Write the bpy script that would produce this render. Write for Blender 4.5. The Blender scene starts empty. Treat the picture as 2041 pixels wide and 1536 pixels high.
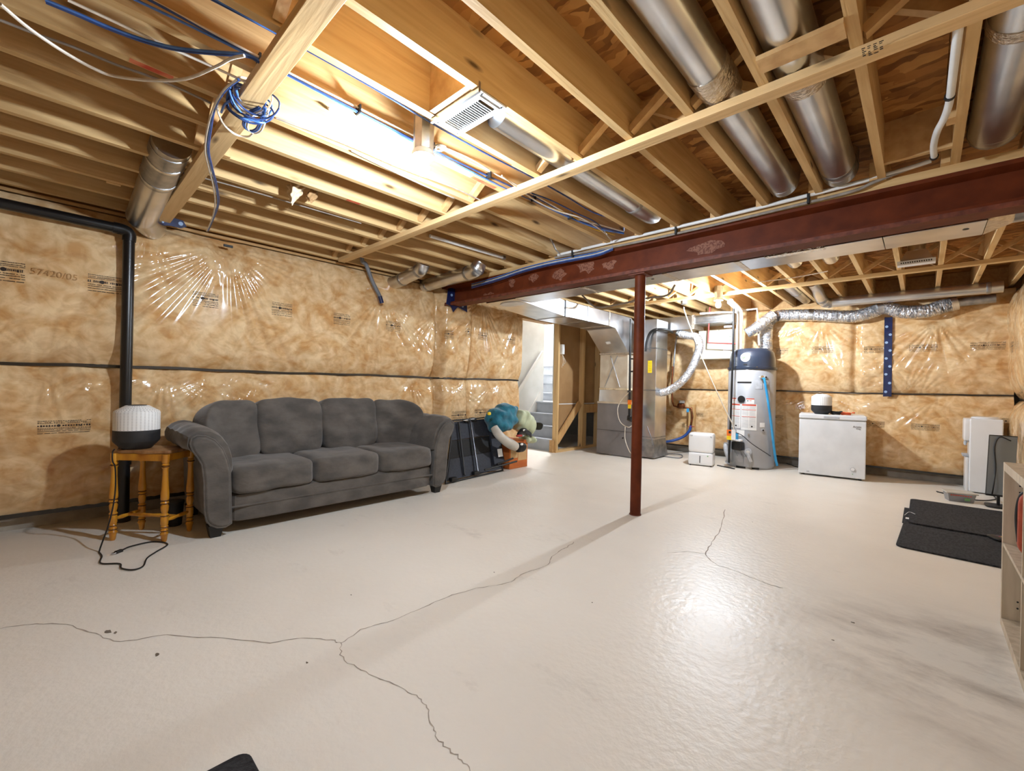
import bpy, bmesh, math, random
import numpy as np
from mathutils import Vector, Matrix

random.seed(7)
scene = bpy.context.scene
col = scene.collection

# ------------------------------------------------------------------ camera
F_PX, IMG_W, IMG_H, CAM_H = 869.0, 2041.0, 1536.0, 1.087
_y, _r = math.radians(43.3), math.radians(1.25)
C_D = Vector((-math.sin(_y), math.cos(_y), 0.0))
_rt = Vector((math.cos(_y), math.sin(_y), 0.0)); _up = Vector((0, 0, 1))
C_R = _rt * math.cos(_r) + _up * math.sin(_r)
C_U = -_rt * math.sin(_r) + _up * math.cos(_r)
C_O = Vector((0, 0, CAM_H))
cam_data = bpy.data.cameras.new('camera'); cam = bpy.data.objects.new('camera', cam_data); col.objects.link(cam)
cam_data.sensor_width = 36.0; cam_data.lens = 36.0 * F_PX / IMG_W; cam_data.clip_start = 0.02
cam.matrix_world = Matrix(((C_R.x, C_U.x, -C_D.x, 0), (C_R.y, C_U.y, -C_D.y, 0), (C_R.z, C_U.z, -C_D.z, CAM_H), (0, 0, 0, 1)))
scene.camera = cam

# ------------------------------------------------------------------ world, exposure
world = bpy.data.worlds.new('world'); scene.world = world; world.use_nodes = True
world.node_tree.nodes['Background'].inputs[0].default_value = (1.0, 0.97, 0.93, 1)
world.node_tree.nodes['Background'].inputs[1].default_value = 0.0
scene.view_settings.view_transform = 'Standard'; scene.view_settings.look = 'None'
scene.view_settings.gamma = 1.0; scene.view_settings.use_curve_mapping = False
scene.view_settings.exposure = EXPOSURE = 0.5
BULB_FRONT, BULB_REAR, BULB_STAIR = 2000.0, 3000.0, 420.0

# ------------------------------------------------------------------ pixel -> place
def ray(x, y): return C_D + C_R * ((x - IMG_W / 2) / F_PX) - C_U * ((y - IMG_H / 2) / F_PX)
def AZ(x, y, z): v = ray(x, y); return C_O + v * ((z - CAM_H) / v.z)
def AX(x, y, X): v = ray(x, y); return C_O + v * (X / v.x)
def AY(x, y, Y): v = ray(x, y); return C_O + v * (Y / v.y)

# ------------------------------------------------------------------ materials
def lin(c): return tuple(((x / 255) / 12.92 if x / 255 <= 0.04045 else ((x / 255 + 0.055) / 1.055) ** 2.4) for x in c)
MAT = {}
def mat(name, c1, c2=None, rough=0.5, metal=0.0, scale=6.0, stretch=(1, 1, 1), bump=0.0, detail=4.0, coat=0.0, coat_rough=0.1,
        spec=0.5, emit=None, alpha=None, trans=0.0, sheen=0.0, lo=0.35, hi=0.65, rough2=None, bscale=None, distort=0.0):
    m = bpy.data.materials.new(name); m.use_nodes = True; nt = m.node_tree; N = nt.nodes; L = nt.links
    b = N['Principled BSDF']; a = lin(c1); z = lin(c2) if c2 else a
    b.inputs['Roughness'].default_value = rough; b.inputs['Metallic'].default_value = metal
    b.inputs['Specular IOR Level'].default_value = spec
    b.inputs['Coat Weight'].default_value = coat; b.inputs['Coat Roughness'].default_value = coat_rough
    b.inputs['Sheen Weight'].default_value = sheen
    b.inputs['Transmission Weight'].default_value = trans
    if alpha is not None: b.inputs['Alpha'].default_value = alpha
    geo = N.new('ShaderNodeNewGeometry'); mp = N.new('ShaderNodeMapping'); mp.inputs['Scale'].default_value = stretch
    L.new(geo.outputs['Position'], mp.inputs['Vector'])
    nz = N.new('ShaderNodeTexNoise'); nz.inputs['Scale'].default_value = scale; nz.inputs['Detail'].default_value = detail
    nz.inputs['Distortion'].default_value = distort
    L.new(mp.outputs['Vector'], nz.inputs['Vector'])
    rp = N.new('ShaderNodeValToRGB'); rp.color_ramp.elements[0].position = lo; rp.color_ramp.elements[1].position = hi
    rp.color_ramp.elements[0].color = (*a, 1); rp.color_ramp.elements[1].color = (*z, 1)
    L.new(nz.outputs['Fac'], rp.inputs['Fac']); L.new(rp.outputs['Color'], b.inputs['Base Color'])
    if rough2 is not None:
        mr = N.new('ShaderNodeMapRange'); mr.inputs['From Min'].default_value = lo; mr.inputs['From Max'].default_value = hi
        mr.inputs['To Min'].default_value = rough; mr.inputs['To Max'].default_value = rough2
        L.new(nz.outputs['Fac'], mr.inputs['Value']); L.new(mr.outputs['Result'], b.inputs['Roughness'])
    if bump:
        bp = N.new('ShaderNodeBump'); bp.inputs['Strength'].default_value = bump; bp.inputs['Distance'].default_value = 0.02
        src = nz
        if bscale:
            src = N.new('ShaderNodeTexNoise'); src.inputs['Scale'].default_value = bscale; src.inputs['Detail'].default_value = 3
            L.new(mp.outputs['Vector'], src.inputs['Vector'])
        L.new(src.outputs['Fac'], bp.inputs['Height']); L.new(bp.outputs['Normal'], b.inputs['Normal'])
    if emit:
        b.inputs['Emission Color'].default_value = (*lin(emit[0]), 1); b.inputs['Emission Strength'].default_value = emit[1]
    m['x'] = 0; del m['x']
    MAT[name] = m
    return m, N, L, b, mp, rp

def wood(name, axis, c1, c2, knots=True):
    st = [14, 14, 14]; st[axis] = 0.9
    m, N, L, b, mp, rp = mat(name, c1, c2, rough=0.62, scale=2.2, stretch=st, detail=6, bump=0.12, spec=0.3, lo=0.3, hi=0.72, distort=0.6)
    if knots:
        mk = N.new('ShaderNodeMapping'); s2 = [9, 9, 9]; s2[axis] = 2.6; mk.inputs['Scale'].default_value = s2
        geo = [n for n in N if n.type == 'NEW_GEOMETRY'][0]; L.new(geo.outputs['Position'], mk.inputs['Vector'])
        vo = N.new('ShaderNodeTexVoronoi'); vo.inputs['Scale'].default_value = 0.8; L.new(mk.outputs['Vector'], vo.inputs['Vector'])
        r2 = N.new('ShaderNodeValToRGB'); e = r2.color_ramp.elements
        e[0].position = 0.04; e[0].color = (0.055, 0.028, 0.012, 1); e[1].position = 0.13; e[1].color = (1, 1, 1, 1)
        L.new(vo.outputs['Distance'], r2.inputs['Fac'])
        mx = N.new('ShaderNodeMix'); mx.data_type = 'RGBA'; mx.blend_type = 'MULTIPLY'; mx.inputs['Factor'].default_value = 0.85
        L.new(rp.outputs['Color'], mx.inputs['A']); L.new(r2.outputs['Color'], mx.inputs['B']); L.new(mx.outputs['Result'], b.inputs['Base Color'])
W1, W2 = (216, 183, 130), (192, 154, 102)
wood('wood_x', 0, W1, W2); wood('wood_y', 1, W1, W2); wood('wood_z', 2, W1, W2)
wood('wood_strap', 0, (224, 190, 138), (204, 166, 114))
wood('wood_board', 2, (204, 166, 112), (182, 140, 90), False)
wood('rim_wood', 1, (200, 160, 108), (176, 134, 84), False)
mat('block_wood', (214, 176, 122), (194, 152, 100), rough=0.65, scale=18, detail=5, bump=0.1)

def osb(name):
    m, N, L, b, mp, rp = mat(name, (186, 130, 70), (136, 88, 44), rough=0.7, scale=9, detail=4, spec=0.2)
    vo = N.new('ShaderNodeTexVoronoi'); vo.inputs['Scale'].default_value = 16
    ms = N.new('ShaderNodeMapping'); ms.inputs['Scale'].default_value = (0.55, 1.9, 1); ms.inputs['Rotation'].default_value = (0, 0, 0.5)
    nz = N.new('ShaderNodeTexNoise'); nz.inputs['Scale'].default_value = 7
    geo = [n for n in N if n.type == 'NEW_GEOMETRY'][0]
    ad = N.new('ShaderNodeMix'); ad.data_type = 'VECTOR'; ad.inputs['Factor'].default_value = 0.12
    L.new(geo.outputs['Position'], nz.inputs['Vector']); L.new(geo.outputs['Position'], ad.inputs[4]); L.new(nz.outputs['Color'], ad.inputs[5])
    L.new(ad.outputs[1], ms.inputs['Vector']); L.new(ms.outputs['Vector'], vo.inputs['Vector'])
    r2 = N.new('ShaderNodeValToRGB'); e = r2.color_ramp.elements
    e[0].color = (*lin((104, 66, 32)), 1); e[1].color = (*lin((214, 160, 92)), 1)
    mid = r2.color_ramp.elements.new(0.5); mid.color = (*lin((174, 118, 62)), 1)
    sp = N.new('ShaderNodeSeparateColor'); L.new(vo.outputs['Color'], sp.inputs['Color']); L.new(sp.outputs[0], r2.inputs['Fac'])
    mx = N.new('ShaderNodeMix'); mx.data_type = 'RGBA'; mx.inputs['Factor'].default_value = 0.65
    L.new(rp.outputs['Color'], mx.inputs['A']); L.new(r2.outputs['Color'], mx.inputs['B']); L.new(mx.outputs['Result'], b.inputs['Base Color'])
    bp = N.new('ShaderNodeBump'); bp.inputs['Strength'].default_value = 0.25; bp.inputs['Distance'].default_value = 0.01
    L.new(sp.outputs[0], bp.inputs['Height']); L.new(bp.outputs['Normal'], b.inputs['Normal'])
osb('osb')

def insulation():
    m, N, L, b, mp, rp = mat('insulation', (196, 146, 88), (236, 206, 158), rough=0.75, scale=5.2, stretch=(1, 1, 1.25), detail=9, coat=1.0, coat_rough=0.125,
                             spec=0.15, lo=0.36, hi=0.60, distort=1.6)
    n2 = N.new('ShaderNodeTexNoise'); n2.inputs['Scale'].default_value = 2.4; n2.inputs['Detail'].default_value = 6; n2.inputs['Distortion'].default_value = 2.2
    L.new(mp.outputs['Vector'], n2.inputs['Vector'])
    r2 = N.new('ShaderNodeValToRGB'); e = r2.color_ramp.elements
    e[0].position = 0.38; e[0].color = (*lin((206, 156, 96)), 1); e[1].position = 0.62; e[1].color = (*lin((240, 214, 172)), 1)
    L.new(n2.outputs['Fac'], r2.inputs['Fac'])
    mx = N.new('ShaderNodeMix'); mx.data_type = 'RGBA'; mx.inputs['Factor'].default_value = 0.5
    L.new(rp.outputs['Color'], mx.inputs['A']); L.new(r2.outputs['Color'], mx.inputs['B'])
    # swirling darker fibres
    n3 = N.new('ShaderNodeTexNoise'); n3.inputs['Scale'].default_value = 6.5; n3.inputs['Detail'].default_value = 8; n3.inputs['Distortion'].default_value = 2.0
    L.new(mp.outputs['Vector'], n3.inputs['Vector'])
    r3 = N.new('ShaderNodeValToRGB'); e = r3.color_ramp.elements; e[0].position = 0.40; e[0].color = (0.62, 0.5, 0.36, 1); e[1].position = 0.56; e[1].color = (1, 1, 1, 1)
    L.new(n3.outputs['Fac'], r3.inputs['Fac'])
    m2 = N.new('ShaderNodeMix'); m2.data_type = 'RGBA'; m2.blend_type = 'MULTIPLY'; m2.inputs['Factor'].default_value = 0.3
    L.new(mx.outputs['Result'], m2.inputs['A']); L.new(r3.outputs['Color'], m2.inputs['B']); L.new(m2.outputs['Result'], b.inputs['Base Color'])
insulation()

def floor_mat():
    m, N, L, b, mp, rp = mat('floor_paint', (222, 214, 201), (232, 225, 213), rough=0.48, scale=1.1, detail=7, bump=0.16, bscale=30, spec=0.45, lo=0.3, hi=0.7, rough2=0.34)
    # worn grey smudges and fine dirt
    n2 = N.new('ShaderNodeTexNoise'); n2.inputs['Scale'].default_value = 2.3; n2.inputs['Detail'].default_value = 9; n2.inputs['Roughness'].default_value = 0.7
    m2 = N.new('ShaderNodeMapping'); m2.inputs['Scale'].default_value = (0.8, 1.7, 1); m2.inputs['Rotation'].default_value = (0, 0, 0.6)
    geo = [n for n in N if n.type == 'NEW_GEOMETRY'][0]
    L.new(geo.outputs['Position'], m2.inputs['Vector']); L.new(m2.outputs['Vector'], n2.inputs['Vector'])
    r2 = N.new('ShaderNodeValToRGB'); e = r2.color_ramp.elements; e[0].position = 0.60; e[0].color = (0, 0, 0, 1); e[1].position = 0.80; e[1].color = (0.5, 0.5, 0.5, 1)
    L.new(n2.outputs['Fac'], r2.inputs['Fac'])
    mx = N.new('ShaderNodeMix'); mx.data_type = 'RGBA'; mx.inputs['B'].default_value = (*lin((160, 148, 134)), 1)
    L.new(r2.outputs['Color'], mx.inputs['Factor']); L.new(rp.outputs['Color'], mx.inputs['A'])
    # one big dirty patch where people walk by the shelf
    vm = N.new('ShaderNodeVectorMath'); vm.operation = 'DISTANCE'; vm.inputs[1].default_value = tuple(AZ(1905, 1330, 0)); L.new(geo.outputs['Position'], vm.inputs[0])
    mr = N.new('ShaderNodeMapRange'); mr.inputs['From Min'].default_value = 0.1; mr.inputs['From Max'].default_value = 0.75; mr.inputs['To Min'].default_value = 1; mr.inputs['To Max'].default_value = 0
    L.new(vm.outputs['Value'], mr.inputs['Value'])
    r3 = N.new('ShaderNodeValToRGB'); r3.color_ramp.elements[0].position = 0.42; r3.color_ramp.elements[1].position = 0.72; L.new(n2.outputs['Fac'], r3.inputs['Fac'])
    mu = N.new('ShaderNodeMath'); mu.operation = 'MULTIPLY'; L.new(mr.outputs['Result'], mu.inputs[0]); L.new(r3.outputs['Color'], mu.inputs[1])
    mx2 = N.new('ShaderNodeMix'); mx2.data_type = 'RGBA'; mx2.inputs['B'].default_value = (*lin((132, 118, 104)), 1)
    L.new(mu.outputs[0], mx2.inputs['Factor']); L.new(mx.outputs['Result'], mx2.inputs['A']); L.new(mx2.outputs['Result'], b.inputs['Base Color'])
floor_mat()

mat('concrete', (176, 168, 156), (146, 138, 126), rough=0.8, scale=9, detail=7, bump=0.2)
mat('concrete_block', (176, 168, 156), (146, 138, 126), rough=0.85, scale=7, detail=7, bump=0.2)
mat('debris', (124, 112, 96), (100, 88, 74), rough=0.85, scale=20)
mat('crack', (176, 164, 150), (150, 138, 124), rough=0.9, scale=30)
mat('galv', (220, 221, 222), (204, 206, 209), rough=0.28, metal=1, scale=6, detail=1)
mat('galv_dull', (186, 188, 190), (150, 154, 160), rough=0.38, metal=1, scale=14, detail=4, bump=0.03)
mat('foil', (240, 241, 243), (216, 218, 222), rough=0.26, metal=0.9, scale=26, detail=5, bump=0.8, bscale=45)
mat('foil_tape', (220, 210, 196), (190, 176, 158), rough=0.3, metal=0.85, scale=30, detail=5, bump=0.5, bscale=70)
mat('rust_paint', (106, 48, 22), (86, 36, 15), rough=0.55, scale=8, detail=5, spec=0.2)
mat('rust_dark', (120, 62, 42), (86, 40, 26), rough=0.6, scale=24, detail=6)
mat('scuff', (140, 92, 70), (104, 52, 32), rough=0.7, scale=90, detail=6, lo=0.48, hi=0.56)
mat('black_pipe', (24, 24, 25), (16, 16, 17), rough=0.32, scale=4, spec=0.5)
mat('black', (22, 22, 23), (14, 14, 14), rough=0.5, scale=12)
mat('dark_strip', (40, 36, 32), (26, 24, 22), rough=0.3, scale=10, coat=0.6)
mat('print_ink', (52, 40, 30), (40, 30, 22), rough=0.6, scale=20)
mat('pencil', (176, 136, 88), rough=0.8)
mat('blue_tape', (16, 34, 84), (10, 22, 60), rough=0.35, scale=14, coat=0.4)
mat('tape_print', (150, 175, 210), rough=0.5)
mat('blue_cable', (84, 128, 196), (60, 102, 172), rough=0.4, scale=20)
mat('navy_cable', (44, 72, 128), (32, 54, 100), rough=0.4, scale=20)
mat('white_cable', (226, 216, 200), (206, 194, 176), rough=0.45, scale=20)
mat('grey_cable', (150, 142, 132), (128, 118, 108), rough=0.5, scale=20)
mat('yellow_cable', (206, 160, 54), (180, 132, 36), rough=0.45, scale=20)
mat('pvc_white', (232, 232, 230), (214, 214, 212), rough=0.35, scale=6)
mat('pvc_grey', (128, 130, 134), (108, 110, 114), rough=0.4, scale=6)
mat('white_paint', (232, 230, 224), (222, 218, 210), rough=0.55, scale=3)
mat('white_gloss', (236, 237, 238), (228, 229, 230), rough=0.25, scale=3, spec=0.5)
mat('white_metal', (226, 228, 230), (216, 218, 220), rough=0.35, scale=5)
mat('drywall', (226, 226, 222), (216, 216, 210), rough=0.8, scale=4)
mat('drywall_back', (168, 132, 88), (150, 114, 72), rough=0.8, scale=3, detail=5)
mat('stair_grey', (168, 172, 178), (152, 156, 162), rough=0.5, scale=5)
mat('suede', (80, 76, 72), (102, 96, 90), rough=0.9, scale=5.5, detail=7, spec=0.15, sheen=0.25, lo=0.36, hi=0.66, bump=0.42, bscale=9, stretch=(1, 1, 1.8))
mat('lamp_dark', (48, 48, 50), (36, 36, 38), rough=0.6, scale=10)
mat('stool_yellow', (218, 156, 44), (170, 104, 26), rough=0.28, scale=14, stretch=(1, 1, 0.35), detail=6, coat=0.4, lo=0.3, hi=0.75)
mat('stool_dark', (84, 44, 16), (52, 24, 8), rough=0.4, scale=12)
mat('stool_top', (170, 126, 82), (132, 92, 56), rough=0.5, scale=4, stretch=(8, 1, 1), detail=6)
mat('cot_cloth', (44, 48, 58), (34, 37, 46), rough=0.75, scale=40, detail=3)
mat('cot_mesh', (20, 21, 23), (14, 15, 16), rough=0.8, scale=60)
mat('cot_frame', (120, 124, 130), (96, 100, 106), rough=0.3, metal=0.9, scale=6)
mat('teal', (10, 118, 140), (6, 92, 116), rough=0.75, scale=16, detail=6, bump=0.3, bscale=40, sheen=0.3)
mat('pale_green', (196, 204, 172), (176, 184, 150), rough=0.6, scale=7, detail=4)
mat('boot_white', (206, 202, 192), (186, 180, 168), rough=0.5, scale=7)
mat('red', (170, 36, 28), (150, 30, 24), rough=0.5)
mat('carton', (190, 106, 44), (172, 88, 32), rough=0.75, scale=5, stretch=(1, 1, 3))
mat('carton_label', (204, 170, 120), (196, 158, 108), rough=0.75, scale=5)
mat('furnace_grey', (126, 122, 122), (112, 108, 108), rough=0.45, scale=3, detail=4)
mat('coil_panel', (214, 204, 186), (196, 182, 160), rough=0.35, metal=0.35, scale=6, detail=6)
mat('heater_grey', (176, 178, 182), (166, 168, 172), rough=0.32, metal=0.25, scale=3)
mat('heater_navy', (44, 53, 70), (36, 44, 58), rough=0.3, scale=4, coat=0.3)
mat('paper', (236, 236, 234), (226, 226, 224), rough=0.6, scale=9)
mat('paper_grey', (186, 188, 192), (170, 172, 176), rough=0.6, scale=30)
mat('label_red', (206, 84, 62), (190, 70, 50), rough=0.6)
mat('label_green', (120, 170, 110), rough=0.6)
mat('orange_tag', (236, 120, 30), (220, 100, 20), rough=0.5)
mat('yellow_tag', (240, 206, 30), (226, 190, 20), rough=0.5)
mat('blue_bright', (60, 160, 214), (40, 140, 196), rough=0.4)
mat('blue_hose', (30, 76, 150), (22, 60, 128), rough=0.4)
mat('copper', (150, 92, 58), (106, 60, 36), rough=0.4, metal=0.8, scale=16)
mat('red_pipe', (150, 62, 54), (134, 50, 44), rough=0.45)
mat('beige_metal', (206, 200, 182), (196, 190, 171), rough=0.5, scale=4)
mat('rug', (52, 52, 54), (26, 26, 28), rough=0.95, scale=26, stretch=(3.2, 1, 1), detail=5, bump=0.6, bscale=90)
mat('shelf_oak', (204, 186, 160), (182, 162, 136), rough=0.55, scale=3, stretch=(10, 10, 1), detail=6)
mat('case_orange', (170, 72, 40), (150, 58, 30), rough=0.7, scale=30, bump=0.1)
mat('screen_reflection', (128, 134, 138), (116, 122, 126), rough=0.35, scale=2, coat=0.3)  # dark screen lightened in its base colour for the white wall it reflects
mat('clear_plastic', (200, 202, 206), (186, 188, 194), rough=0.12, scale=8, trans=0.6, spec=0.6)
mat('dark_fill', (60, 58, 66), (96, 86, 96), rough=0.6, scale=40)
mat('orange_cord', (220, 96, 50), (204, 80, 36), rough=0.5)
mat('foam', (226, 208, 176), (206, 184, 146), rough=0.9, scale=30, bump=0.5)
mat('red_mark', (200, 78, 50), (214, 130, 84), rough=0.7, scale=14)
mat('chrome', (220, 222, 224), rough=0.12, metal=1)
mat('reel', (96, 104, 84), (66, 70, 58), rough=0.5)
def bulb_mat(name, c, s): mat(name, (255, 250, 240), rough=0.4, emit=(c, s))
bulb_mat('glow_front', (226, 240, 255), BULB_FRONT); bulb_mat('glow_rear', (230, 242, 255), BULB_REAR)
bulb_mat('glow_stair', (250, 250, 255), BULB_STAIR)

# ------------------------------------------------------------------ builders
ROOT = {}
def origin(o):
    while o.parent: o = o.parent
    return ROOT.get(o.name, Vector((0, 0, 0)))
def tag(o, label=None, cat=None, group=None, kind=None):
    if label: o['label'] = label
    if cat: o['category'] = cat
    if group: o['group'] = group
    if kind: o['kind'] = kind
    return o
def thing(name, label, cat, loc=(0, 0, 0), rz=0.0, group=None, kind=None, local=False):
    o = bpy.data.objects.new(name, None); col.objects.link(o); o.empty_display_size = 0.1
    o.location = loc; o.rotation_euler = (0, 0, rz); tag(o, label, cat, group, kind)
    ROOT[o.name] = Vector((0, 0, 0)) if local else Vector(loc)
    return o

class MB:
    def __init__(s): s.v = []; s.f = []
    def add(s, vs, fs):
        k = len(s.v); s.v += [Vector(p) for p in vs]; s.f += [tuple(i + k for i in f) for f in fs]; return s
    def box(s, x0, x1, y0, y1, z0, z1):
        return s.add([(x0, y0, z0), (x1, y0, z0), (x1, y1, z0), (x0, y1, z0), (x0, y0, z1), (x1, y0, z1), (x1, y1, z1), (x0, y1, z1)],
                     [(3, 2, 1, 0), (4, 5, 6, 7), (0, 1, 5, 4), (1, 2, 6, 5), (2, 3, 7, 6), (3, 0, 4, 7)])
    def bar(s, p0, p1, w, h, up=(0, 0, 1)):
        p0, p1 = Vector(p0), Vector(p1); d = (p1 - p0).normalized(); up = Vector(up)
        sd = d.cross(up)
        if sd.length < 1e-4: sd = d.cross(Vector((1, 0, 0)))
        sd.normalize(); u = sd.cross(d).normalized(); a, b = sd * (w / 2), u * (h / 2)
        q = [p0 - a - b, p0 + a - b, p0 + a + b, p0 - a + b, p1 - a - b, p1 + a - b, p1 + a + b, p1 - a + b]
        return s.add(q, [(0, 1, 2, 3), (7, 6, 5, 4), (1, 0, 4, 5), (2, 1, 5, 6), (3, 2, 6, 7), (0, 3, 7, 4)])
    def cyl(s, p0, p1, r0, r1=None, n=20, cap=True): return s.tube([p0, p1], [r0, r0 if r1 is None else r1], n, cap)
    def tube(s, pts, r, n=8, cap=True):
        pts = [Vector(p) for p in pts]; rs = r if isinstance(r, (list, tuple)) else [r] * len(pts)
        t = []
        for i in range(len(pts)):
            a = pts[max(i - 1, 0)]; b = pts[min(i + 1, len(pts) - 1)]; t.append((b - a).normalized())
        nrm = t[0].orthogonal().normalized(); vs = []; fs = []
        for i, p in enumerate(pts):
            nrm = (nrm - t[i] * nrm.dot(t[i])).normalized(); bi = t[i].cross(nrm)
            for k in range(n):
                a = 2 * math.pi * k / n; vs.append(p + (nrm * math.cos(a) + bi * math.sin(a)) * rs[i])
        for i in range(len(pts) - 1):
            for k in range(n):
                k2 = (k + 1) % n; fs.append((i * n + k, i * n + k2, (i + 1) * n + k2, (i + 1) * n + k))
        if cap: fs.append(tuple(range(n - 1, -1, -1))); fs.append(tuple((len(pts) - 1) * n + k for k in range(n)))
        return s.add(vs, fs)
    def lathe(s, prof, o=(0, 0, 0), n=28, ang=None, sx=1, sy=1):
        o = Vector(o); vs = []; fs = []; m = len(prof)
        for (r, z) in prof:
            for k in range(n):
                a = 2 * math.pi * k / n; vs.append(o + Vector((math.cos(a) * r * sx, math.sin(a) * r * sy, z)))
        for i in range(m - 1):
            for k in range(n):
                k2 = (k + 1) % n; fs.append((i * n + k, i * n + k2, (i + 1) * n + k2, (i + 1) * n + k))
        fs.append(tuple(range(n - 1, -1, -1))); fs.append(tuple((m - 1) * n + k for k in range(n)))
        return s.add(vs, fs)
    def prism(s, poly, off):
        poly = [Vector(p) for p in poly]; off = Vector(off); n = len(poly)
        nr = Vector((0, 0, 0))
        for i in range(n):
            a, b = poly[i], poly[(i + 1) % n]; nr += (a - poly[0]).cross(b - poly[0])
        if nr.dot(off) > 0: poly = poly[::-1]
        fs = [tuple(range(n)), tuple(range(2 * n - 1, n - 1, -1))] + [((i + 1) % n, i, n + i, n + (i + 1) % n) for i in range(n)]
        return s.add(poly + [p + off for p in poly], fs)
    def superbox(s, c, size, p=5.0, n=9, fn=None, R=None):
        c = Vector(c); hx, hy, hz = [q / 2 for q in size]; idx = {}; vs = []; fs = []
        def vid(a):
            key = tuple(round(q * n) for q in a)
            if key not in idx:
                L = (abs(a[0]) ** p + abs(a[1]) ** p + abs(a[2]) ** p) ** (1 / p)
                q = Vector((a[0] / L * hx, a[1] / L * hy, a[2] / L * hz))
                if fn: q = fn(q, Vector(a) / L)
                if R: q = R @ q
                idx[key] = len(vs); vs.append(c + q)
            return idx[key]
        g = [-1 + 2 * i / n for i in range(n + 1)]
        for ax in range(3):
            for sg in (-1, 1):
                for i in range(n):
                    for j in range(n):
                        q = []
                        for (u, v) in ((g[i], g[j]), (g[i + 1], g[j]), (g[i + 1], g[j + 1]), (g[i], g[j + 1])):
                            a = [0, 0, 0]; a[ax] = sg; a[(ax + 1) % 3] = u; a[(ax + 2) % 3] = v; q.append(vid(a))
                        fs.append(tuple(q if sg > 0 else q[::-1]))
        return s.add(vs, fs)
    def build(s, name, m, parent=None, smooth=False, bevel=0.0, label=None, cat=None, group=None, kind=None, seg=2, sub=0, angle=40):
        if parent is not None: off = origin(parent)
        else:
            xs = [p.x for p in s.v]; ys = [p.y for p in s.v]; zs = [p.z for p in s.v]
            off = Vector(((min(xs) + max(xs)) / 2, (min(ys) + max(ys)) / 2, min(zs)))
        me = bpy.data.meshes.new(name); me.from_pydata([tuple(p - off) for p in s.v], [], s.f)
        me.materials.append(MAT[m]); o = bpy.data.objects.new(name, me); col.objects.link(o)
        if parent is not None: o.parent = parent
        else: o.location = off; ROOT[o.name] = off
        if smooth:
            me.polygons.foreach_set('use_smooth', [True] * len(me.polygons)); me.set_sharp_from_angle(angle=math.radians(angle))
        if bevel:
            b = o.modifiers.new('bevel', 'BEVEL'); b.width = bevel; b.segments = seg; b.limit_method = 'ANGLE'; b.angle_limit = math.radians(50)
            b.harden_normals = False
        if sub:
            b = o.modifiers.new('sub', 'SUBSURF'); b.levels = sub; b.render_levels = sub
        return tag(o, label, cat, group, kind)

def spl(pts, k=6):
    P = [Vector(p) for p in pts]
    if len(P) < 3: return P
    out = []
    for i in range(len(P) - 1):
        p0 = P[i - 1] if i else P[0] * 2 - P[1]; p1 = P[i]; p2 = P[i + 1]; p3 = P[i + 2] if i + 2 < len(P) else P[-1] * 2 - P[-2]
        for j in range(k):
            t = j / k
            out.append(0.5 * ((2 * p1) + (p2 - p0) * t + (2 * p0 - 5 * p1 + 4 * p2 - p3) * t * t + (3 * p1 - p0 - 3 * p2 + p3) * t ** 3))
    out.append(P[-1]); return out

def text_mesh(name, s, size, m, parent, M4, label=None):
    cu = bpy.data.curves.new(name, 'FONT'); cu.body = s; cu.size = size; cu.extrude = 0.0003; cu.align_x = 'CENTER'; cu.align_y = 'CENTER'
    t = bpy.data.objects.new(name + '_tmp', cu); col.objects.link(t)
    dg = bpy.context.evaluated_depsgraph_get(); me = bpy.data.meshes.new_from_object(t.evaluated_get(dg))
    bpy.data.objects.remove(t); bpy.data.curves.remove(cu)
    me.name = name; me.transform(Matrix.Translation(-origin(parent)) @ M4); me.materials.clear(); me.materials.append(MAT[m])
    o = bpy.data.objects.new(name, me); col.objects.link(o); o.parent = parent
    return tag(o, label)
def frame(o, x, y):   # 4x4 from origin, text right direction and text up direction
    x = Vector(x).normalized(); y = Vector(y); z = x.cross(y).normalized(); y = z.cross(x)
    o = Vector(o); return Matrix(((x.x, y.x, z.x, o.x), (x.y, y.y, z.y, o.y), (x.z, y.z, z.z, o.z), (0, 0, 0, 1)))

# ================================================================== THE SETTING
def struct(o): o['kind'] = 'structure'; return o
def root_struct(name, label, loc=(0, 0, 0)):
    o = thing(name, label, None, loc); o['kind'] = 'structure'; return o
floor = struct(MB().box(-7.0, 0.95, -2.75, 8.4, -0.12, 0.0).build('floor', 'floor_paint', label='painted beige concrete basement floor with hairline cracks'))
def ribbon(pts, w, z=0.0007):
    P = spl(pts, 5); vs = []; fs = []
    for i, p in enumerate(P):
        a = P[max(i - 1, 0)]; b = P[min(i + 1, len(P) - 1)]; d = (b - a).normalized(); n = Vector((-d.y, d.x, 0))
        j = random.uniform(-0.006, 0.006); ww = w * random.uniform(0.35, 1.25)
        q = p + n * j; q.z = z; vs += [q + n * ww / 2, q - n * ww / 2]
    for i in range(len(P) - 1): fs.append((2 * i, 2 * i + 1, 2 * i + 3, 2 * i + 2))
    return MB().add(vs, fs)
CR = [[(0, 1252), (60, 1243), (130, 1245), (190, 1262), (240, 1278), (330, 1266), (440, 1272), (540, 1280), (600, 1270), (660, 1275), (680, 1280), (720, 1255),
       (770, 1240), (830, 1215), (890, 1190), (950, 1172), (1010, 1162), (1040, 1145), (1090, 1125), (1105, 1105), (1130, 1090), (1145, 1080)],
      [(680, 1280), (682, 1310), (720, 1335), (760, 1352), (800, 1370), (835, 1390), (850, 1410), (857, 1440), (870, 1465), (890, 1490), (915, 1510), (940, 1534)],
      [(1445, 1015), (1438, 1050), (1420, 1080), (1408, 1105), (1430, 1125), (1460, 1135), (1520, 1160), (1560, 1172)],
      [(1330, 1101), (1370, 1099), (1408, 1103)]]
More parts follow.
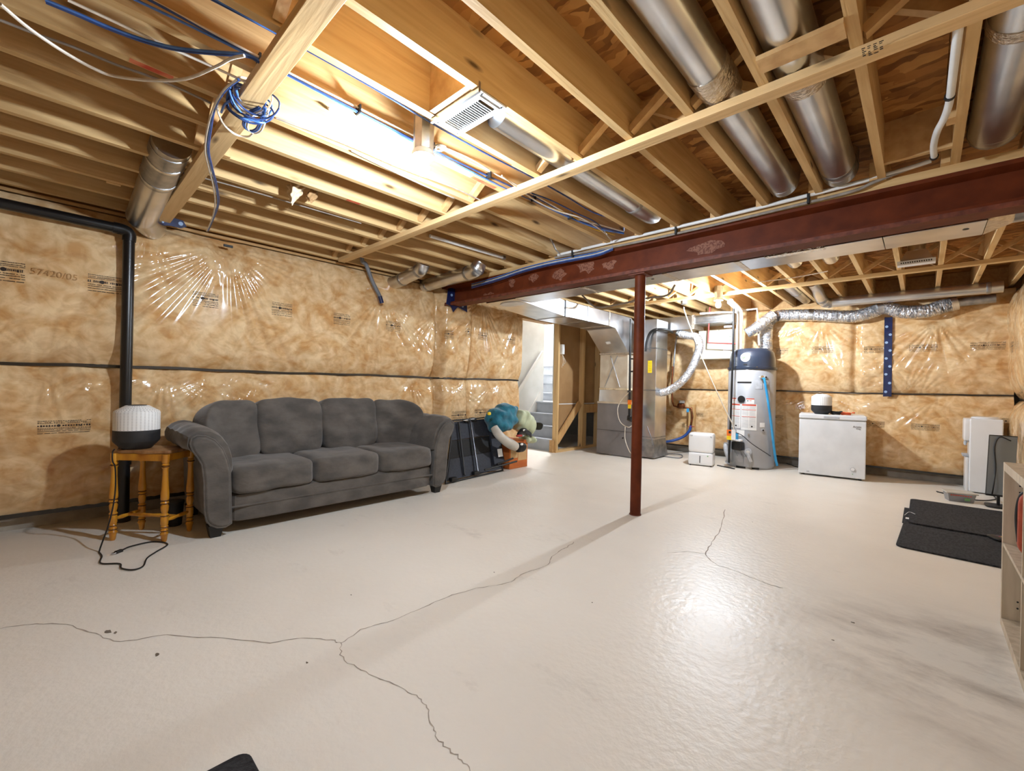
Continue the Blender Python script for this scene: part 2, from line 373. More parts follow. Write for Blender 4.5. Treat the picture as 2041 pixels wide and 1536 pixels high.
for i, c in enumerate(CR): ribbon([AZ(x, y, 0) for x, y in c], (0.0055, 0.004, 0.006, 0.004)[i]).build('crack', 'crack', floor)
for (x, y, r) in ((215, 1258, .022), (230, 1260, .014), (313, 1304, .012), (612, 1320, .006), (1500, 1040, .006), (700, 1185, .005), (1700, 1240, .008), (1660, 1275, .006), (985, 1140, .005), (1180, 1200, .005)):
    c = AZ(x, y, 0.0008); n = 9
    poly = [c + Vector((math.cos(a * 6.283 / n), math.sin(a * 6.283 / n) * .6, 0)) * r * random.uniform(.5, 1.2) for a in range(n)]
    MB().prism([p - Vector((0, 0, .0007)) for p in poly], (0, 0, .0014)).build('paint_chip', 'debris', floor)

# ---- walls: concrete behind plastic-covered fibreglass blankets
LW, FW, RW = -4.615, 7.62, 0.87       # concrete faces
LB, FB, RB = -4.50, 7.47, 0.75        # blanket faces
wall_left = struct(MB().box(LW - .2, LW, -2.75, 4.95, 0, 2.33).build('wall_left', 'concrete_block', label='concrete foundation wall hung with plastic faced insulation behind the sofa'))
wall_far = struct(MB().box(-4.44, RW + .2, FW, FW + .2, 0, 2.33).build('wall_far', 'concrete_block', label='concrete foundation wall hung with insulation behind the water heater'))
wall_right = struct(MB().box(RW, RW + .2, -2.75, FW, 0, 2.33).build('wall_right', 'concrete_block', label='concrete foundation wall with bulging insulation beside the water cooler'))
wall_back = struct(MB().box(LW, RW, -2.75, -2.6, 0, 2.33).build('wall_back', 'insulation', label='insulated foundation wall opposite the furnace'))

def radial(u, v, T):
    d = np.zeros_like(u)
    for (tu, tv, A, n, R, ph, a0, a1) in T:
        du, dv = u - tu, v - tv; r = np.hypot(du, dv) + 1e-6; th = np.arctan2(dv, du)
        c = (a0 + a1) / 2; h = (a1 - a0) / 2; dt = np.abs((th - c + np.pi) % (2 * np.pi) - np.pi)
        win = np.clip((h + .25 - dt) / .5, 0, 1)
        s = np.abs(np.sin(n * th / 2 + ph + 1.1 * np.sin(3 * th + ph) + .6 * np.sin(7 * th + 2 * ph)))
        rng = 0.6 + 0.4 * np.sin(5 * th + ph * 3)
        d += A * win * (s ** .8 - .5) * np.exp(-(r / (R * rng)) ** 1.6) * (1 - np.exp(-r / .07))
        d -= .022 * np.exp(-(r / .1) ** 2)
    return d
def lump(u, v, k=1.0):
    return (.012 * np.sin(2.3 * u * k + 1.1 * np.sin(1.7 * v)) + .009 * np.sin(5.1 * u * k + 3.3 * v + .7) + .005 * np.sin(9.7 * u * k - 6.1 * v)
            + .0006 * np.sin(23 * u + 9 * v + 2 * np.sin(7 * v)))
def panel(u, v, v0, v1, bulge, tk, seamA=0.007, vs=()):
    m, h = (v0 + v1) / 2, (v1 - v0) / 2
    d = bulge * (1 - np.abs((v - m) / h) ** 5) + lump(u, v) * np.clip(1 - np.abs((v - m) / h) ** 6, 0, 1)
    for e in (v0, v1):
        d += seamA * (np.abs(np.sin(np.pi * (u + .02 * np.sin(8 * u)) / .085 + 2.2 * np.sin(2.1 * u)))) * np.exp(-np.abs(v - e) / .13) * (.5 + .5 * np.sin(3.1 * u + e))
    for q in vs: d -= .05 * np.exp(-((u - q) / .04) ** 2)
    return d + radial(u, v, tk)
BL = {}
def blanket(wall, axis, pos, sg, u0, u1, v0, v1, fn, step, key):
    nu, nv = max(2, int((u1 - u0) / step)), max(2, int((v1 - v0) / step))
    U, V = np.meshgrid(np.linspace(u0, u1, nu), np.linspace(v0, v1, nv)); D = fn(U, V)
    N = pos + sg * D
    co = np.stack([N, U, V], -1) if axis == 'X' else np.stack([U, N, V], -1)
    co = co.reshape(-1, 3); off = np.array(origin(wall)); co = co - off
    i = np.arange(nv - 1)[:, None] * nu + np.arange(nu - 1)[None, :]
    q = np.stack([i, i + 1, i + 1 + nu, i + nu], -1).reshape(-1, 4)
    if (axis == 'X') == (sg < 0): q = q[:, ::-1]
    me = bpy.data.meshes.new('insulation_blanket'); me.vertices.add(len(co)); me.vertices.foreach_set('co', co.ravel())
    me.loops.add(q.size); me.loops.foreach_set('vertex_index', q.ravel().astype(np.int32))
    me.polygons.add(len(q)); me.polygons.foreach_set('loop_start', np.arange(0, q.size, 4, dtype=np.int32)); me.polygons.foreach_set('loop_total', np.full(len(q), 4, np.int32))
    me.polygons.foreach_set('use_smooth', np.ones(len(q), bool)); me.update(); me.validate()
    me.materials.append(MAT['insulation']); o = bpy.data.objects.new('insulation_blanket', me); col.objects.link(o); o.parent = wall
    BL[key] = (o, wall, axis, pos, sg, fn); return o
def on_blanket(key, u, v, lift=0.003):
    o, w, ax, pos, sg, fn = BL[key]; n = pos + sg * (float(fn(np.array([u]), np.array([v]))[0]) + lift)
    return Vector((n, u, v)) if ax == 'X' else Vector((u, n, v))
def printed(key, u, v, w, h, flip=1):
    """factory print on the plastic: rows of tiny words and bars following the surface"""
    mb = MB(); rows = [(.46, .04, 22, .8), (.36, .04, 24, .8), (.28, .035, 24, .8), (.10, .13, 20, .62), (-.08, .04, 24, .8), (-.18, .04, 26, .8), (-.30, .035, 9, .93), (-.44, .035, 8, .95)]
    for (rv, rh, n, fill) in rows:
        for i in range(n):
            if random.random() < .08: continue
            a = (-.5 + i / n) * w; b = a + w / n * fill * random.uniform(.75, 1.1)
            hh = rh * h * random.uniform(.7, 1.1); c = v + rv * h
            mb.add([on_blanket(key, u + a, c - hh / 2), on_blanket(key, u + b, c - hh / 2), on_blanket(key, u + b, c + hh / 2), on_blanket(key, u + a, c + hh / 2)], [(0, 1, 2, 3)])
    c = v + .1 * h; n = 12; r = .10 * h
    mb.add([on_blanket(key, u - w * .12 + r * math.cos(k * 6.283 / n), c + r * math.sin(k * 6.283 / n)) for k in range(n)], [tuple(range(n))])
    mb.add([on_blanket(key, u + w * .26, c - r * .8), on_blanket(key, u + w * .32, c - r * .8), on_blanket(key, u + w * .32, c + r)], [(0, 1, 2)])
    mb.build('printed_marking', 'print_ink', BL[key][0])

SEAM = 1.165
def uv(px, py, X=LB + .04): p = AX(px, py, X); return p.y, p.z
def tk(px, py, A, n, R, ph, a0, a1, X=LB + .04): u, v = uv(px, py, X); return (u, v, A, n, R, ph, a0, a1)
PI = math.pi
TU = [tk(455, 490, 0.027, 52, .95, .3, -PI * 1.0, -.05), tk(455, 490, 0.0135, 32, .8, 1.3, -.5, .6), tk(413, 462, 0.0135, 24, .5, .8, -2.9, -.3), tk(760, 590, 0.028, 32, .75, 1.9, -2.5, -.6),
      tk(835, 575, 0.02, 32, .6, .2, -2.7, -.7), tk(868, 625, 0.02, 32, .5, 2.2, -3.1, -1.2), tk(300, 450, 0.0108, 28, .5, 1.0, -3.0, -.1), tk(960, 600, 0.024, 36, 1.0, .4, -2.9, -.4),
      tk(1030, 622, 0.02, 32, .8, 1.4, -2.9, -1.2), tk(895, 755, 0.02, 32, .4, .5, .1, 3.0), tk(760, 752, 0.0108, 32, .4, 1.5, .3, 2.8), tk(450, 742, 0.0068, 32, .4, 2.5, .4, 2.7),
      tk(985, 762, 0.022, 32, .5, .9, .3, 2.8), tk(90, 722, 0.0081, 32, .5, .7, .4, 2.7)]
TL = [tk(440, 748, 0.022, 44, .55, .2, -3.0, -.1), tk(330, 742, 0.018, 40, .45, 1.2, -3.0, -.1), tk(90, 730, 0.0121, 32, .5, .9, -2.8, -.4), tk(520, 750, 0.0121, 36, .45, 2.0, -2.9, -.2), tk(690, 755, 0.0135, 36, .45, 2.6, -2.9, -.2),
      tk(820, 757, 0.022, 36, .5, .5, -2.9, -.2), tk(900, 762, 0.024, 36, .55, 1.5, -2.9, -.2), tk(985, 766, 0.024, 36, .55, .1, -2.9, -.2), tk(10, 1020, 0.0135, 24, .8, .1, .2, 1.5), tk(200, 735, 0.0081, 32, .5, 2.2, -2.8, -.4)]
c1, c2 = AX(866, 700, LB).y, AX(930, 700, LB).y
fU = lambda u, v: panel(u, v, SEAM, 2.32, .085, TU, vs=(c1, c2)) + .11 / (1 + np.exp(-(u - c1 - .03) / .022)) / (1 + np.exp((u - c2 + .03) / .022))
fL = lambda u, v: panel(u, v, .12, SEAM, .065, TL, vs=(c1, c2)) + .09 / (1 + np.exp(-(u - c1 - .03) / .022)) / (1 + np.exp((u - c2 + .03) / .022))
LEND = AX(1037, 700, LB).y
blanket(wall_left, 'X', LB - .04, 1, -2.6, LEND, SEAM, 2.32, fU, .0125, 'LU')
blanket(wall_left, 'X', LB - .04, 1, -2.6, LEND - .02, .12, SEAM, fL, .0125, 'LL')
for (x, y, w, h) in ((15, 541, .16, .14), (212, 568, .20, .13), (410, 598, .185, .125), (562, 617, .185, .125), (683, 636, .185, .12), (782, 651, .185, .12), (885, 668, .12, .11), (922, 664, .12, .11), (962, 670, .2, .11), (1020, 678, .17, .11)):
    u, v = uv(x, y); printed('LU', u, v, w, h)
for (x, y, w, h) in ((130, 850, .27, .095), (910, 828, .3, .13), (965, 824, .3, .13)):
    u, v = uv(x, y); printed('LL', u, v, w, h)
u, v = uv(110, 548); text_mesh('handwriting', '57420/05', .06, 'pencil', BL['LU'][0], frame(on_blanket('LU', u, v, .008), (0, 1, -.05), (0, 0, 1)))
def strip(key, wall, u0, u1, v, h, lift=.006, wob=.004, name='seam_strip', m='dark_strip', th=.006):
    n = max(8, int((u1 - u0) / .05)); vs = []; fs = []
    ax, pos, sg, fn = BL[key][2], BL[key][3], BL[key][4], BL[key][5]
    for i in range(n + 1):
        u = u0 + (u1 - u0) * i / n; c = v + wob * math.sin(u * 3.1) + wob * .6 * math.sin(u * 11)
        ex = max(0.0, float(fn(np.array([u]), np.array([v]))[0]) - .012)
        for (a, b) in ((-h / 2, lift + ex), (h / 2, lift + ex), (h / 2, lift + th + ex), (-h / 2, lift + th + ex)):
            q = pos + sg * b; vs.append(Vector((q, u, c + a)) if ax == 'X' else Vector((u, q, c + a)))
    for i in range(n):
        for k in range(4): fs.append((4 * i + k, 4 * i + (k + 1) % 4, 4 * i + 4 + (k + 1) % 4, 4 * i + 4 + k))
    MB().add(vs, fs).build(name, m, wall)
strip('LU', wall_left, -2.6, LEND, SEAM, .022, .012); strip('LL', wall_left, -2.6, LEND, .115, .03, .004, 0)
# far wall
def uvF(px, py): p = AY(px, py, FB); return p.x, p.z
def tf(px, py, A, n, R, ph, a0, a1): u, v = uvF(px, py); return (u, v, A, n, R, ph, a0, a1)
FS = 1.09
TFU = [tf(1868, 640, 0.028, 28, 1.1, .4, -2.6, -.9), tf(1880, 632, 0.0135, 24, .6, .4, -.9, .3), tf(1640, 640, 0.018, 32, .6, 1.4, -2.9, -.2), tf(1580, 640, 0.02, 36, .6, 2.4, -2.9, -.2), tf(1830, 792, 0.0162, 32, .5, .8, .4, 2.7), tf(1690, 785, 0.0135, 32, .4, 1.8, .3, 2.8),
       tf(1800, 790, 0.0162, 32, .45, 2.8, .3, 2.8), tf(1745, 760, 0.0108, 24, .35, .3, .3, 2.8), tf(1340, 690, 0.0108, 24, .4, .3, -2.8, -.2), tf(1980, 640, 0.0135, 24, .6, 1.3, -2.9, -1.2)]
TFL = [tf(1580, 786, 0.015, 36, .5, .2, -2.9, -.2), tf(1620, 788, 0.018, 36, .5, 1.2, -2.9, -.2), tf(1870, 790, 0.0121, 28, .6, 2.2, -2.9, -.2), tf(1400, 840, 0.0135, 24, .5, .9, -3, 3), tf(1700, 790, 0.0095, 32, .5, .6, -2.9, -.2)]
cf = [AY(1705, 720, FB).x]
gU = lambda u, v: panel(u, v, FS, 2.32, .07, TFU, vs=cf)
gL = lambda u, v: panel(u, v, .13, FS, .055, TFL)
blanket(wall_far, 'Y', FB + .03, -1, -3.4, RB, FS, 2.32, gU, .014, 'FU')
blanket(wall_far, 'Y', FB + .03, -1, -3.4, RB, .13, FS, gL, .014, 'FL')
for (x, y, w, h) in ((1640, 697, .25, .1), (1742, 697, .2, .09), (1840, 694, .26, .09), (1968, 690, .28, .09), (1333, 710, .2, .07), (1560, 700, .16, .09)):
    u, v = uvF(x, y); printed('FU', u, v, w, h)
for (x, y, w, h) in ((1744, 845, .2, .08), (1844, 851, .26, .08), (1330, 822, .22, .07), (1395, 826, .15, .07), (1550, 832, .16, .08), (2010, 840, .2, .08)):
    u, v = uvF(x, y); printed('FL', u, v, w, h)
strip('FU', wall_far, -3.4, RB, FS, .016, .02); strip('FL', wall_far, -3.4, RB, .12, .02, .004, 0)
# right wall (bulges towards the room near the corner)
hU = lambda u, v: panel(u, v, 1.05, 2.34, .13, [(7.2, 2.2, .012, 40, .8, .3, -2.8, -.3)])
hL = lambda u, v: panel(u, v, .2, 1.05, .12, [(7.2, 1.0, .012, 40, .6, .3, -2.8, -.3)])
blanket(wall_right, 'X', RB + .06, -1, -2.6, 7.5, 1.05, 2.34, hU, .03, 'RU'); blanket(wall_right, 'X', RB + .06, -1, -2.6, 7.5, .2, 1.05, hL, .03, 'RL')
strip('RU', wall_right, -2.6, 7.5, 1.05, .02, .01); printed('RU', 7.15, 1.62, .3, .12); printed('RL', 7.05, .62, .3, .14)

# ---- ceiling: OSB subfloor on joists, strapping, bridging
JB, JH, JW = 2.355, 0.235, 0.038
ceiling = root_struct('ceiling', 'open basement ceiling of lumber joists under brown OSB subfloor', (0, 0, JB))
xs_p = [-4.62, -3.6, -2.38, -1.16, .06, .9]
for i in range(5):
    for (y0, y1) in ((-2.75, -1.2), (-1.2, 1.24), (1.24, 3.68), (3.68, 6.1), (6.1, 7.82)):
        MB().box(xs_p[i] + .0015, xs_p[i + 1] - .0015, y0 + .0015, y1 - .0015, JB + JH, JB + JH + .016).build('subfloor_panel', 'osb', ceiling)
MB().box(-4.9, .97, -2.75, 7.9, JB + JH + .016, JB + JH + .05).build('floor_deck', 'osb', ceiling)
def joist_x(k): return -0.215 - 0.3048 * (k - 1)
def rep(o, dx=0, dy=0, dz=0):
    c = o.copy(); col.objects.link(c); c.location = o.location + Vector((dx, dy, dz)); return c
fj = MB().box(0, JW, -2.6, 3.56, JB, JB + JH).build('joist', 'wood_y', ceiling); rj = MB().box(0, JW, 3.56, 7.8, JB, JB + JH).build('joist', 'wood_y', ceiling)
bk = MB().box(-JW, -.001, 3.34, 3.56, JB, JB + JH * .45).build('joist_block', 'block_wood', ceiling)
ends = None
KS = list(range(-2, 16)); br = []
for i, k in enumerate(KS):
    x = joist_x(k)
    for o in (fj, rj, bk):
        if i == 0: o.location.x = x
        else: rep(o, x - joist_x(KS[0]))
gap = .3048 - JW
for (Y, ks, flip) in ((2.045, KS[1:], 0), (.595, KS[1:], 0), (5.985, KS[1:], 0)):
    pr = []
    for s in (0, 1):
        a = Vector((JW, Y + (.055 if s else -.055), JB + .025)); b = Vector((.3048, a.y, JB + JH - .03))
        if s: a.z, b.z = b.z, a.z
        pr.append(MB().bar(a, b, .036, .04, (0, 1, 0)).build('bridging', 'block_wood', ceiling))
    for i, k in enumerate(ks):
        for s, o in enumerate(pr):
            if random.random() < .12 and i: continue
            if i == 0: o.location.x = joist_x(k)
            else: rep(o, joist_x(k) - joist_x(ks[0]))
for (y0, y1, m) in ((2.01, 2.08, 'wood_strap'), (.55, .64, 'wood_strap'), (5.95, 6.02, 'wood_x')):
    MB().box(-4.38 if y1 < 3 else -4.3, .84, y0, y1, JB - .038, JB - .0005).build('strapping', m, ceiling, bevel=.002)
MB().box(-4.75, -4.62, -2.6, 4.95, 2.33, JB + JH).build('rim_joist', 'rim_wood', ceiling)
MB().box(-4.62, -4.53, -2.6, 4.95, 2.33, 2.352).build('sill_plate', 'rim_wood', ceiling)
MB().box(-4.6, .87, 7.63, 7.7, 2.33, JB + JH).build('rim_joist', 'rim_wood', ceiling)
MB().box(.8, .9, -2.6, 7.6, 2.335, JB + JH).build('rim_joist', 'rim_wood', ceiling)
MB().box(-4.6, .87, -2.74, -2.62, 2.33, JB + JH).build('rim_joist', 'rim_wood', ceiling)
# header blocks between joists where bays are closed off
def xz(k): return joist_x(k)
MB().box(joist_x(6) + JW, joist_x(5), 1.20, 1.235, JB + .005, JB + JH).build('bay_block', 'block_wood', ceiling)
MB().box(joist_x(1) + JW, joist_x(0), 3.16, 3.19, JB + .01, JB + JH).build('bay_block', 'block_wood', ceiling)
# small nailers hanging on joist sides
for (x, y, k, s) in ((255, 270, 13, -1), (443, 300, 10, 1), (1888, 230, 0, -1)):
    p = AZ(x, y, JB + .03); xx = joist_x(k) - .03 if s < 0 else joist_x(k) + JW
    MB().box(xx, xx + .03, p.y - .035, p.y + .035, JB - .004, JB + .16).build('nailer_block', 'block_wood', ceiling)
# lumber grade stamp and red crayon marks
sp = AZ(1740, 98, JB - .0385); st = MB()
for i in range(6):
    for j in range(4):
        if random.random() < .8:
            a = sp + Vector((-.03 + j * .016, -.03 + i * .011, -.0008)); w = random.uniform(.006, .013)
            st.box(a.x, a.x + w, a.y, a.y + random.uniform(.003, .007), a.z, a.z + .0006)
st.build('grade_stamp', 'print_ink', ceiling)
for (k, y0, y1) in ((7, 1.75, 1.95), (7, 1.25, 1.4), (8, .2, .34), (10, 1.4, 1.5)):
    MB().box(joist_x(k) + .004, joist_x(k) + JW - .004, y0, y1, JB - .0008, JB - .0002).build('crayon_mark', 'red_mark', ceiling)

# ---- stairwell: painted walls, studs, steps
for nm, lb, bx_ in (('wall_stair_left', 'white drywall of the stairwell carrying the handrail', (-5.4, -5.3, 4.75, 6.4, 0, 3.6)),
                    ('wall_stair_turn', 'white drywall where the stairwell widens at the landing', (-6.9, -5.3, 6.4, 6.5, 0, 3.6)),
                    ('wall_stair_side', 'white drywall closing the landing side of the stairwell', (-6.92, -6.81, 6.5, 8.3, 0, 3.6)),
                    ('wall_stair_end', 'white drywall at the far end of the stairwell', (-6.8, -4.4, 8.2, 8.3, 0, 3.6)),
                    ('wall_stair_front', 'white drywall at the foot of the stairs', (-5.3, -4.83, 4.75, 4.85, 0, 3.6)),
                    ('wall_stair_edge', 'white drywall return at the end of the insulated wall', (-4.82, -4.62, 4.85, 4.955, 0, 2.33)),
                    ('ceiling_stair', 'white ceiling over the stairwell', (-6.9, -4.4, 4.75, 8.3, 3.6, 3.68))):
    struct(MB().box(*bx_).build(nm, 'drywall', label=lb))
wall_stair = struct(MB().box(-4.48, -4.462, 5.73, 8.19, .85, 3.59).build('wall_stair_right', 'drywall', label='white drywall of the stairwell backed with brown paper on the furnace side'))
MB().box(-4.62, -4.47, 4.85, 5.72, 2.12, 3.58).build('header_board', 'rim_wood', wall_stair)
# kraft-brown back of the stair drywall seen between the studs
X0 = -4.46
MB().prism([(X0, 5.73, 2.3), (X0, 7.5, 2.3), (X0, 7.5, .80), (X0, 6.42, .80), (X0, 5.77, .12), (X0, 5.73, .12)], (.012, 0, 0)).build('backer_board', 'drywall_back', wall_stair)
MB().box(-4.448, -4.44, 5.73, 7.5, .785, .80).build('corner_bead', 'pvc_white', wall_stair)
stud_wall = root_struct('wall_studs', 'bare lumber stud partition with a diagonal brace beside the furnace', (-4.4, 6.2, 0))
for y in (5.715, 6.45, 6.95, 7.4): MB().box(-4.445, -4.355, y, y + .04, .038, 2.31).build('stud', 'wood_z', stud_wall)
MB().box(-4.445, -4.355, 5.70, 7.5, 0, .038).build('bottom_plate', 'wood_y', stud_wall)
MB().box(-4.445, -4.355, 5.70, 7.5, 2.31, 2.35).build('top_plate', 'wood_y', stud_wall)
MB().bar((-4.40, 5.77, .17), (-4.40, 6.42, .80), .03, .12, (0, 0, 1)).build('brace', 'wood_board', stud_wall)
MB().box(-4.44, -4.36, 6.5, 7.45, .63, .78).build('header', 'wood_board', stud_wall)
MB().box(-4.44, -4.36, 6.5, 6.58, .038, .63).build('cripple_stud', 'wood_z', stud_wall)
MB().box(-4.47, -4.4, 5.67, 5.70, 0, .2).build('jamb_end', 'rim_wood', stud_wall)
eb = MB().box(-4.36, -4.31, 5.76, 5.82, 1.62, 1.78).build('switch_box', 'pvc_white', stud_wall)
for i in range(3):
    MB().tube(spl([(-4.33, 5.79, 1.62), (-4.32 + .01 * i, 5.80 + .02 * i, 1.5), (-4.33, 5.78 + .03 * i, 1.40 + .03 * i)], 5), .003, 6).build('loose_wire', 'white_cable', stud_wall)
wall_behind = struct(MB().box(-4.44, -3.4, 7.5, 7.62, 0, 2.33).build('wall_furnace', 'rim_wood', label='bare wood wall behind the furnace'))

stairs = thing('staircase', 'grey painted steps rising between white stairwell walls', 'stairs', (-4.9, 5.76, 0))
for k in range(1, 5):
    y = 5.76 + .18 * (k - 1)
    MB().box(-5.28, -4.49, y, y + .02, .2 * (k - 1), .2 * k - .03).build('riser', 'stair_grey', stairs)
    MB().box(-5.28, -4.49, y - .025, y + .2, .2 * k - .03, .2 * k).build('tread', 'stair_grey', stairs, bevel=.004)
MB().box(-6.79, -4.49, 6.5, 6.84, .77, .8).build('landing', 'stair_grey', stairs)
MB().box(-5.28, -4.49, 6.4, 6.5, .77, .8).build('landing', 'stair_grey', stairs)
pz = .8
for k, py in enumerate((782, 762, 745, 728)):
    y = 6.84 + .23 * k; z = AY(1090, py, y).z
    MB().box(-6.79, -4.49, y, y + .02, pz - .02, z - .03).build('riser', 'stair_grey', stairs)
    MB().box(-6.79, -4.49, y - .025, 8.19 if k == 3 else y + .25, z - .03, z).build('tread', 'stair_grey', stairs, bevel=.004); pz = z
MB().prism([(-5.3, 5.70, .2), (-5.3, 6.4, .98), (-5.3, 6.4, .75), (-5.3, 5.74, 0), (-5.3, 5.7, 0)], (.018, 0, 0)).build('skirt_board', 'white_paint', stairs)
rail = thing('handrail', 'white wooden handrail fixed to the stairwell wall', 'handrail', (-5.25, 6.1, 1.3))
MB().bar(AX(1030, 786, -5.24), AX(1082, 701, -5.24), .045, .06).build('rail', 'white_paint', rail, bevel=.012)
for t in (.15, .9):
    p = AX(1030, 786, -5.24).lerp(AX(1082, 701, -5.24), t)
    MB().tube([p + Vector((0, 0, -.02)), p + Vector((-.03, 0, -.06)), p + Vector((-.06, 0, -.06))], .008, 8).build('bracket', 'chrome', rail)

# ---- steel beam and post
beam = thing('steel_beam', 'red primed steel beam crossing the ceiling on a round post', 'beam', (-1.9, 3.46, 2.065))
b = MB(); y0, y1 = 3.385, 3.535
prof = [(y0, 2.065), (y1, 2.065), (y1, 2.105), (3.47, 2.118), (3.466, 2.268), (y1, 2.285), (y1, 2.308), (y0, 2.308), (y0, 2.285), (3.454, 2.268), (3.45, 2.118), (y0, 2.105)]
MB().prism([(-4.62, y, z) for y, z in prof], (5.48, 0, 0)).build('web_and_flanges', 'rust_paint', beam)
MB().box(-4.62, .86, 3.387, 3.533, 2.309, 2.3545).build('nailer_plate', 'wood_x', beam)
MB().box(-4.62, .86, y0 - .002, y0, 2.063, 2.09).build('mill_edge', 'rust_dark', beam)
for (x, y, w, h) in ((1065, 552, .16, .11), (1020, 562, .1, .13), (1115, 548, .2, .12), (1170, 530, .26, .15), (1215, 528, .16, .1), (1410, 492, .3, .13), (975, 590, .25, .1)):
    c = AY(x, y, 3.4525); n = 14
    MB().prism([c + Vector((math.cos(a * 6.283 / n) * w / 2 * random.uniform(.55, 1.1), 0, max(min(math.sin(a * 6.283 / n) * h / 2 * random.uniform(.5, 1.1), 2.255 - c.z), 2.125 - c.z))) for a in range(n)], (0, -.0035, 0)).build('scuff_mark', 'scuff', beam)
post = thing('steel_post', 'red primed round steel post standing on the floor under the beam', 'post', (-1.785, 3.475, 0))
MB().cyl((-1.785, 3.475, .006), (-1.785, 3.475, 2.053), .045, n=32).build('tube', 'rust_paint', post, smooth=True)
MB().box(-1.86, -1.71, 3.40, 3.55, 2.053, 2.0645).build('cap_plate', 'rust_dark', post)
MB().cyl((-1.785, 3.475, 0), (-1.785, 3.475, .008), .05, n=32).build('base_ring', 'rust_dark', post)

# ---- lamps that light the place
def lampholder(name, label, p, m, up=.2):
    t = thing(name, label, 'light bulb', (p[0], p[1], p[2] - .06))
    x, y, z = p
    MB().lathe([(.006, z - .058), (.02, z - .053), (.03, z - .035), (.032, z - .02), (.028, z), (.018, z + .025), (.014, z + .03)], (x, y, 0), 24).build('bulb', m, t, smooth=True)
    MB().lathe([(.03, z + .031), (.055, z + .036), (.058, z + .05), (.05, z + .066)], (x, y, 0), 24).build('lampholder', 'white_gloss', t, smooth=True)
    MB().lathe([(.052, z + .067), (.052, z + up)], (x, y, 0), 8).build('junction_box', 'galv_dull', t)
    return t
lampholder('ceiling_bulb', 'lit bare bulb in a white lampholder among the joists above the sofa', (-1.865, 1.285, 2.20), 'glow_front', .26)
lampholder('ceiling_bulb', 'lit bare bulb in a white lampholder above the dehumidifier and water heater', (-1.93, 5.88, 2.20), 'glow_rear', .22)
st_l = thing('stair_light_offscreen', 'round white ceiling light at the top of the stairwell', 'ceiling light', (-5.4, 7.2, 3.45))
MB().lathe([(.02, 3.45), (.12, 3.47), (.16, 3.53), (.17, 3.58)], (-5.4, 7.2, 0), 24).build('diffuser_offscreen', 'glow_stair', st_l, smooth=True)
MB().lathe([(.18, 3.581), (.18, 3.598)], (-5.4, 7.2, 0), 24).build('base', 'white_paint', st_l)

# ================================================================== SOFA
sofa = thing('sofa', 'dark grey suede three seat sofa against the insulated wall', 'sofa', (-3.9, 1.74, 0))
SX = -3.47
prof = [(255, 400), (262, 365), (300, 346), (355, 350), (410, 375), (460, 430), (490, 500), (508, 570), (515, 905), (480, 925), (430, 930), (385, 915), (360, 890), (346, 820), (343, 640), (330, 530), (300, 480), (270, 440)]
AP = []
for cx, cy in prof:
    p = AX(300 + cx * .3136, 760 + cy * .3136, SX); AP.append((p.y, p.z))
YC2 = 3.478
def arm(mir):
    g = (lambda y: YC2 - y) if mir else (lambda y: y)
    P = [(g(y), z) for y, z in AP]
    a = MB().prism([(SX - .03, P[8][0] + (y - P[8][0]) * (.84 if z < .5 else .82), z) for y, z in P], (-.80, 0, 0)).build('arm', 'suede', sofa, bevel=.02, smooth=True)
    MB().prism([(SX, y, z) for y, z in [((y - P[8][0]) * .985 + P[8][0], (z - .3) * .99 + .3) for y, z in P]], (-.035, 0, 0)).build('arm_front', 'suede', sofa, bevel=.014, seg=3, smooth=True)
    MB().tube([(SX - .012, y, z) for y, z in P + [P[0]]],   .007, 8).build('piping', 'suede', a, smooth=True)
    # padded top draped over the arm
    top = [AP[i] for i in (17, 0, 1, 2, 3, 4, 5, 6, 7)]; top.append((AP[7][0] + .01, AP[7][1] - .05)); outer = []
    for i, (y, z) in enumerate(top):
        y0, z0 = top[max(i - 1, 0)]; y1, z1 = top[min(i + 1, len(top) - 1)]; dy, dz = y1 - y0, z1 - z0; L = math.hypot(dy, dz); t = .065 * math.sin(math.pi * (i + .6) / (len(top) + .2)) ** .5
        outer.append((y - dz / L * t, z + dy / L * t))
    nx = 14; vs = []; fs = []; ring = [*top, *outer[::-1]]; m = len(ring)
    for i in range(nx + 1):
        x = SX - .02 - .76 * i / nx; e = min(i, nx - i); s = (0.82, .95, 1)[min(e, 2)]; cy = sum(q[0] for q in ring) / m; cz = sum(q[1] for q in ring) / m
        wob = .006 * math.sin(i * 1.9) + .004 * math.sin(i * 4.1)
        vs += [(x, g(cy + (y - cy) * s), cz + (z - cz) * s + wob - (.02 * (1 - s))) for y, z in ring]
    for i in range(nx):
        for k in range(m): fs.append((i * m + k, i * m + (k + 1) % m, (i + 1) * m + (k + 1) % m, (i + 1) * m + k))
    fs.append(tuple(range(m))); fs.append(tuple(nx * m + k for k in range(m - 1, -1, -1)))
    MB().add(vs, fs).build('arm_pad', 'suede', sofa, smooth=True, sub=1)
arm(0); arm(1)
YI, YO = .885, 2.592
def crumple(amp, f, ph):
    def fn(q, a):
        n = amp * (math.sin(q.x * f * 1.3 + ph) * math.sin(q.y * f + ph * 1.7) + .6 * math.sin(q.z * f * 1.9 + q.y * f * 1.6 + ph) + .4 * math.sin(q.y * f * 3.1 + q.z * f * 2.3 + ph * 3))
        return q + Vector(a).normalized() * n
    return fn
MB().superbox((-3.875, (YI + YO) / 2, .185), (.77, YO - YI + .04, .215), 14, 12).build('base_rail', 'suede', sofa, smooth=True)
MB().box(-3.497, -3.486, YI, YO, .19, .2).build('welt', 'suede', sofa)
MB().superbox((-4.30, (YI + YO) / 2, .46), (.13, YO - YI + .1, .74), 9, 10).build('back_frame', 'suede', sofa, smooth=True)
w = (YO - YI) / 3
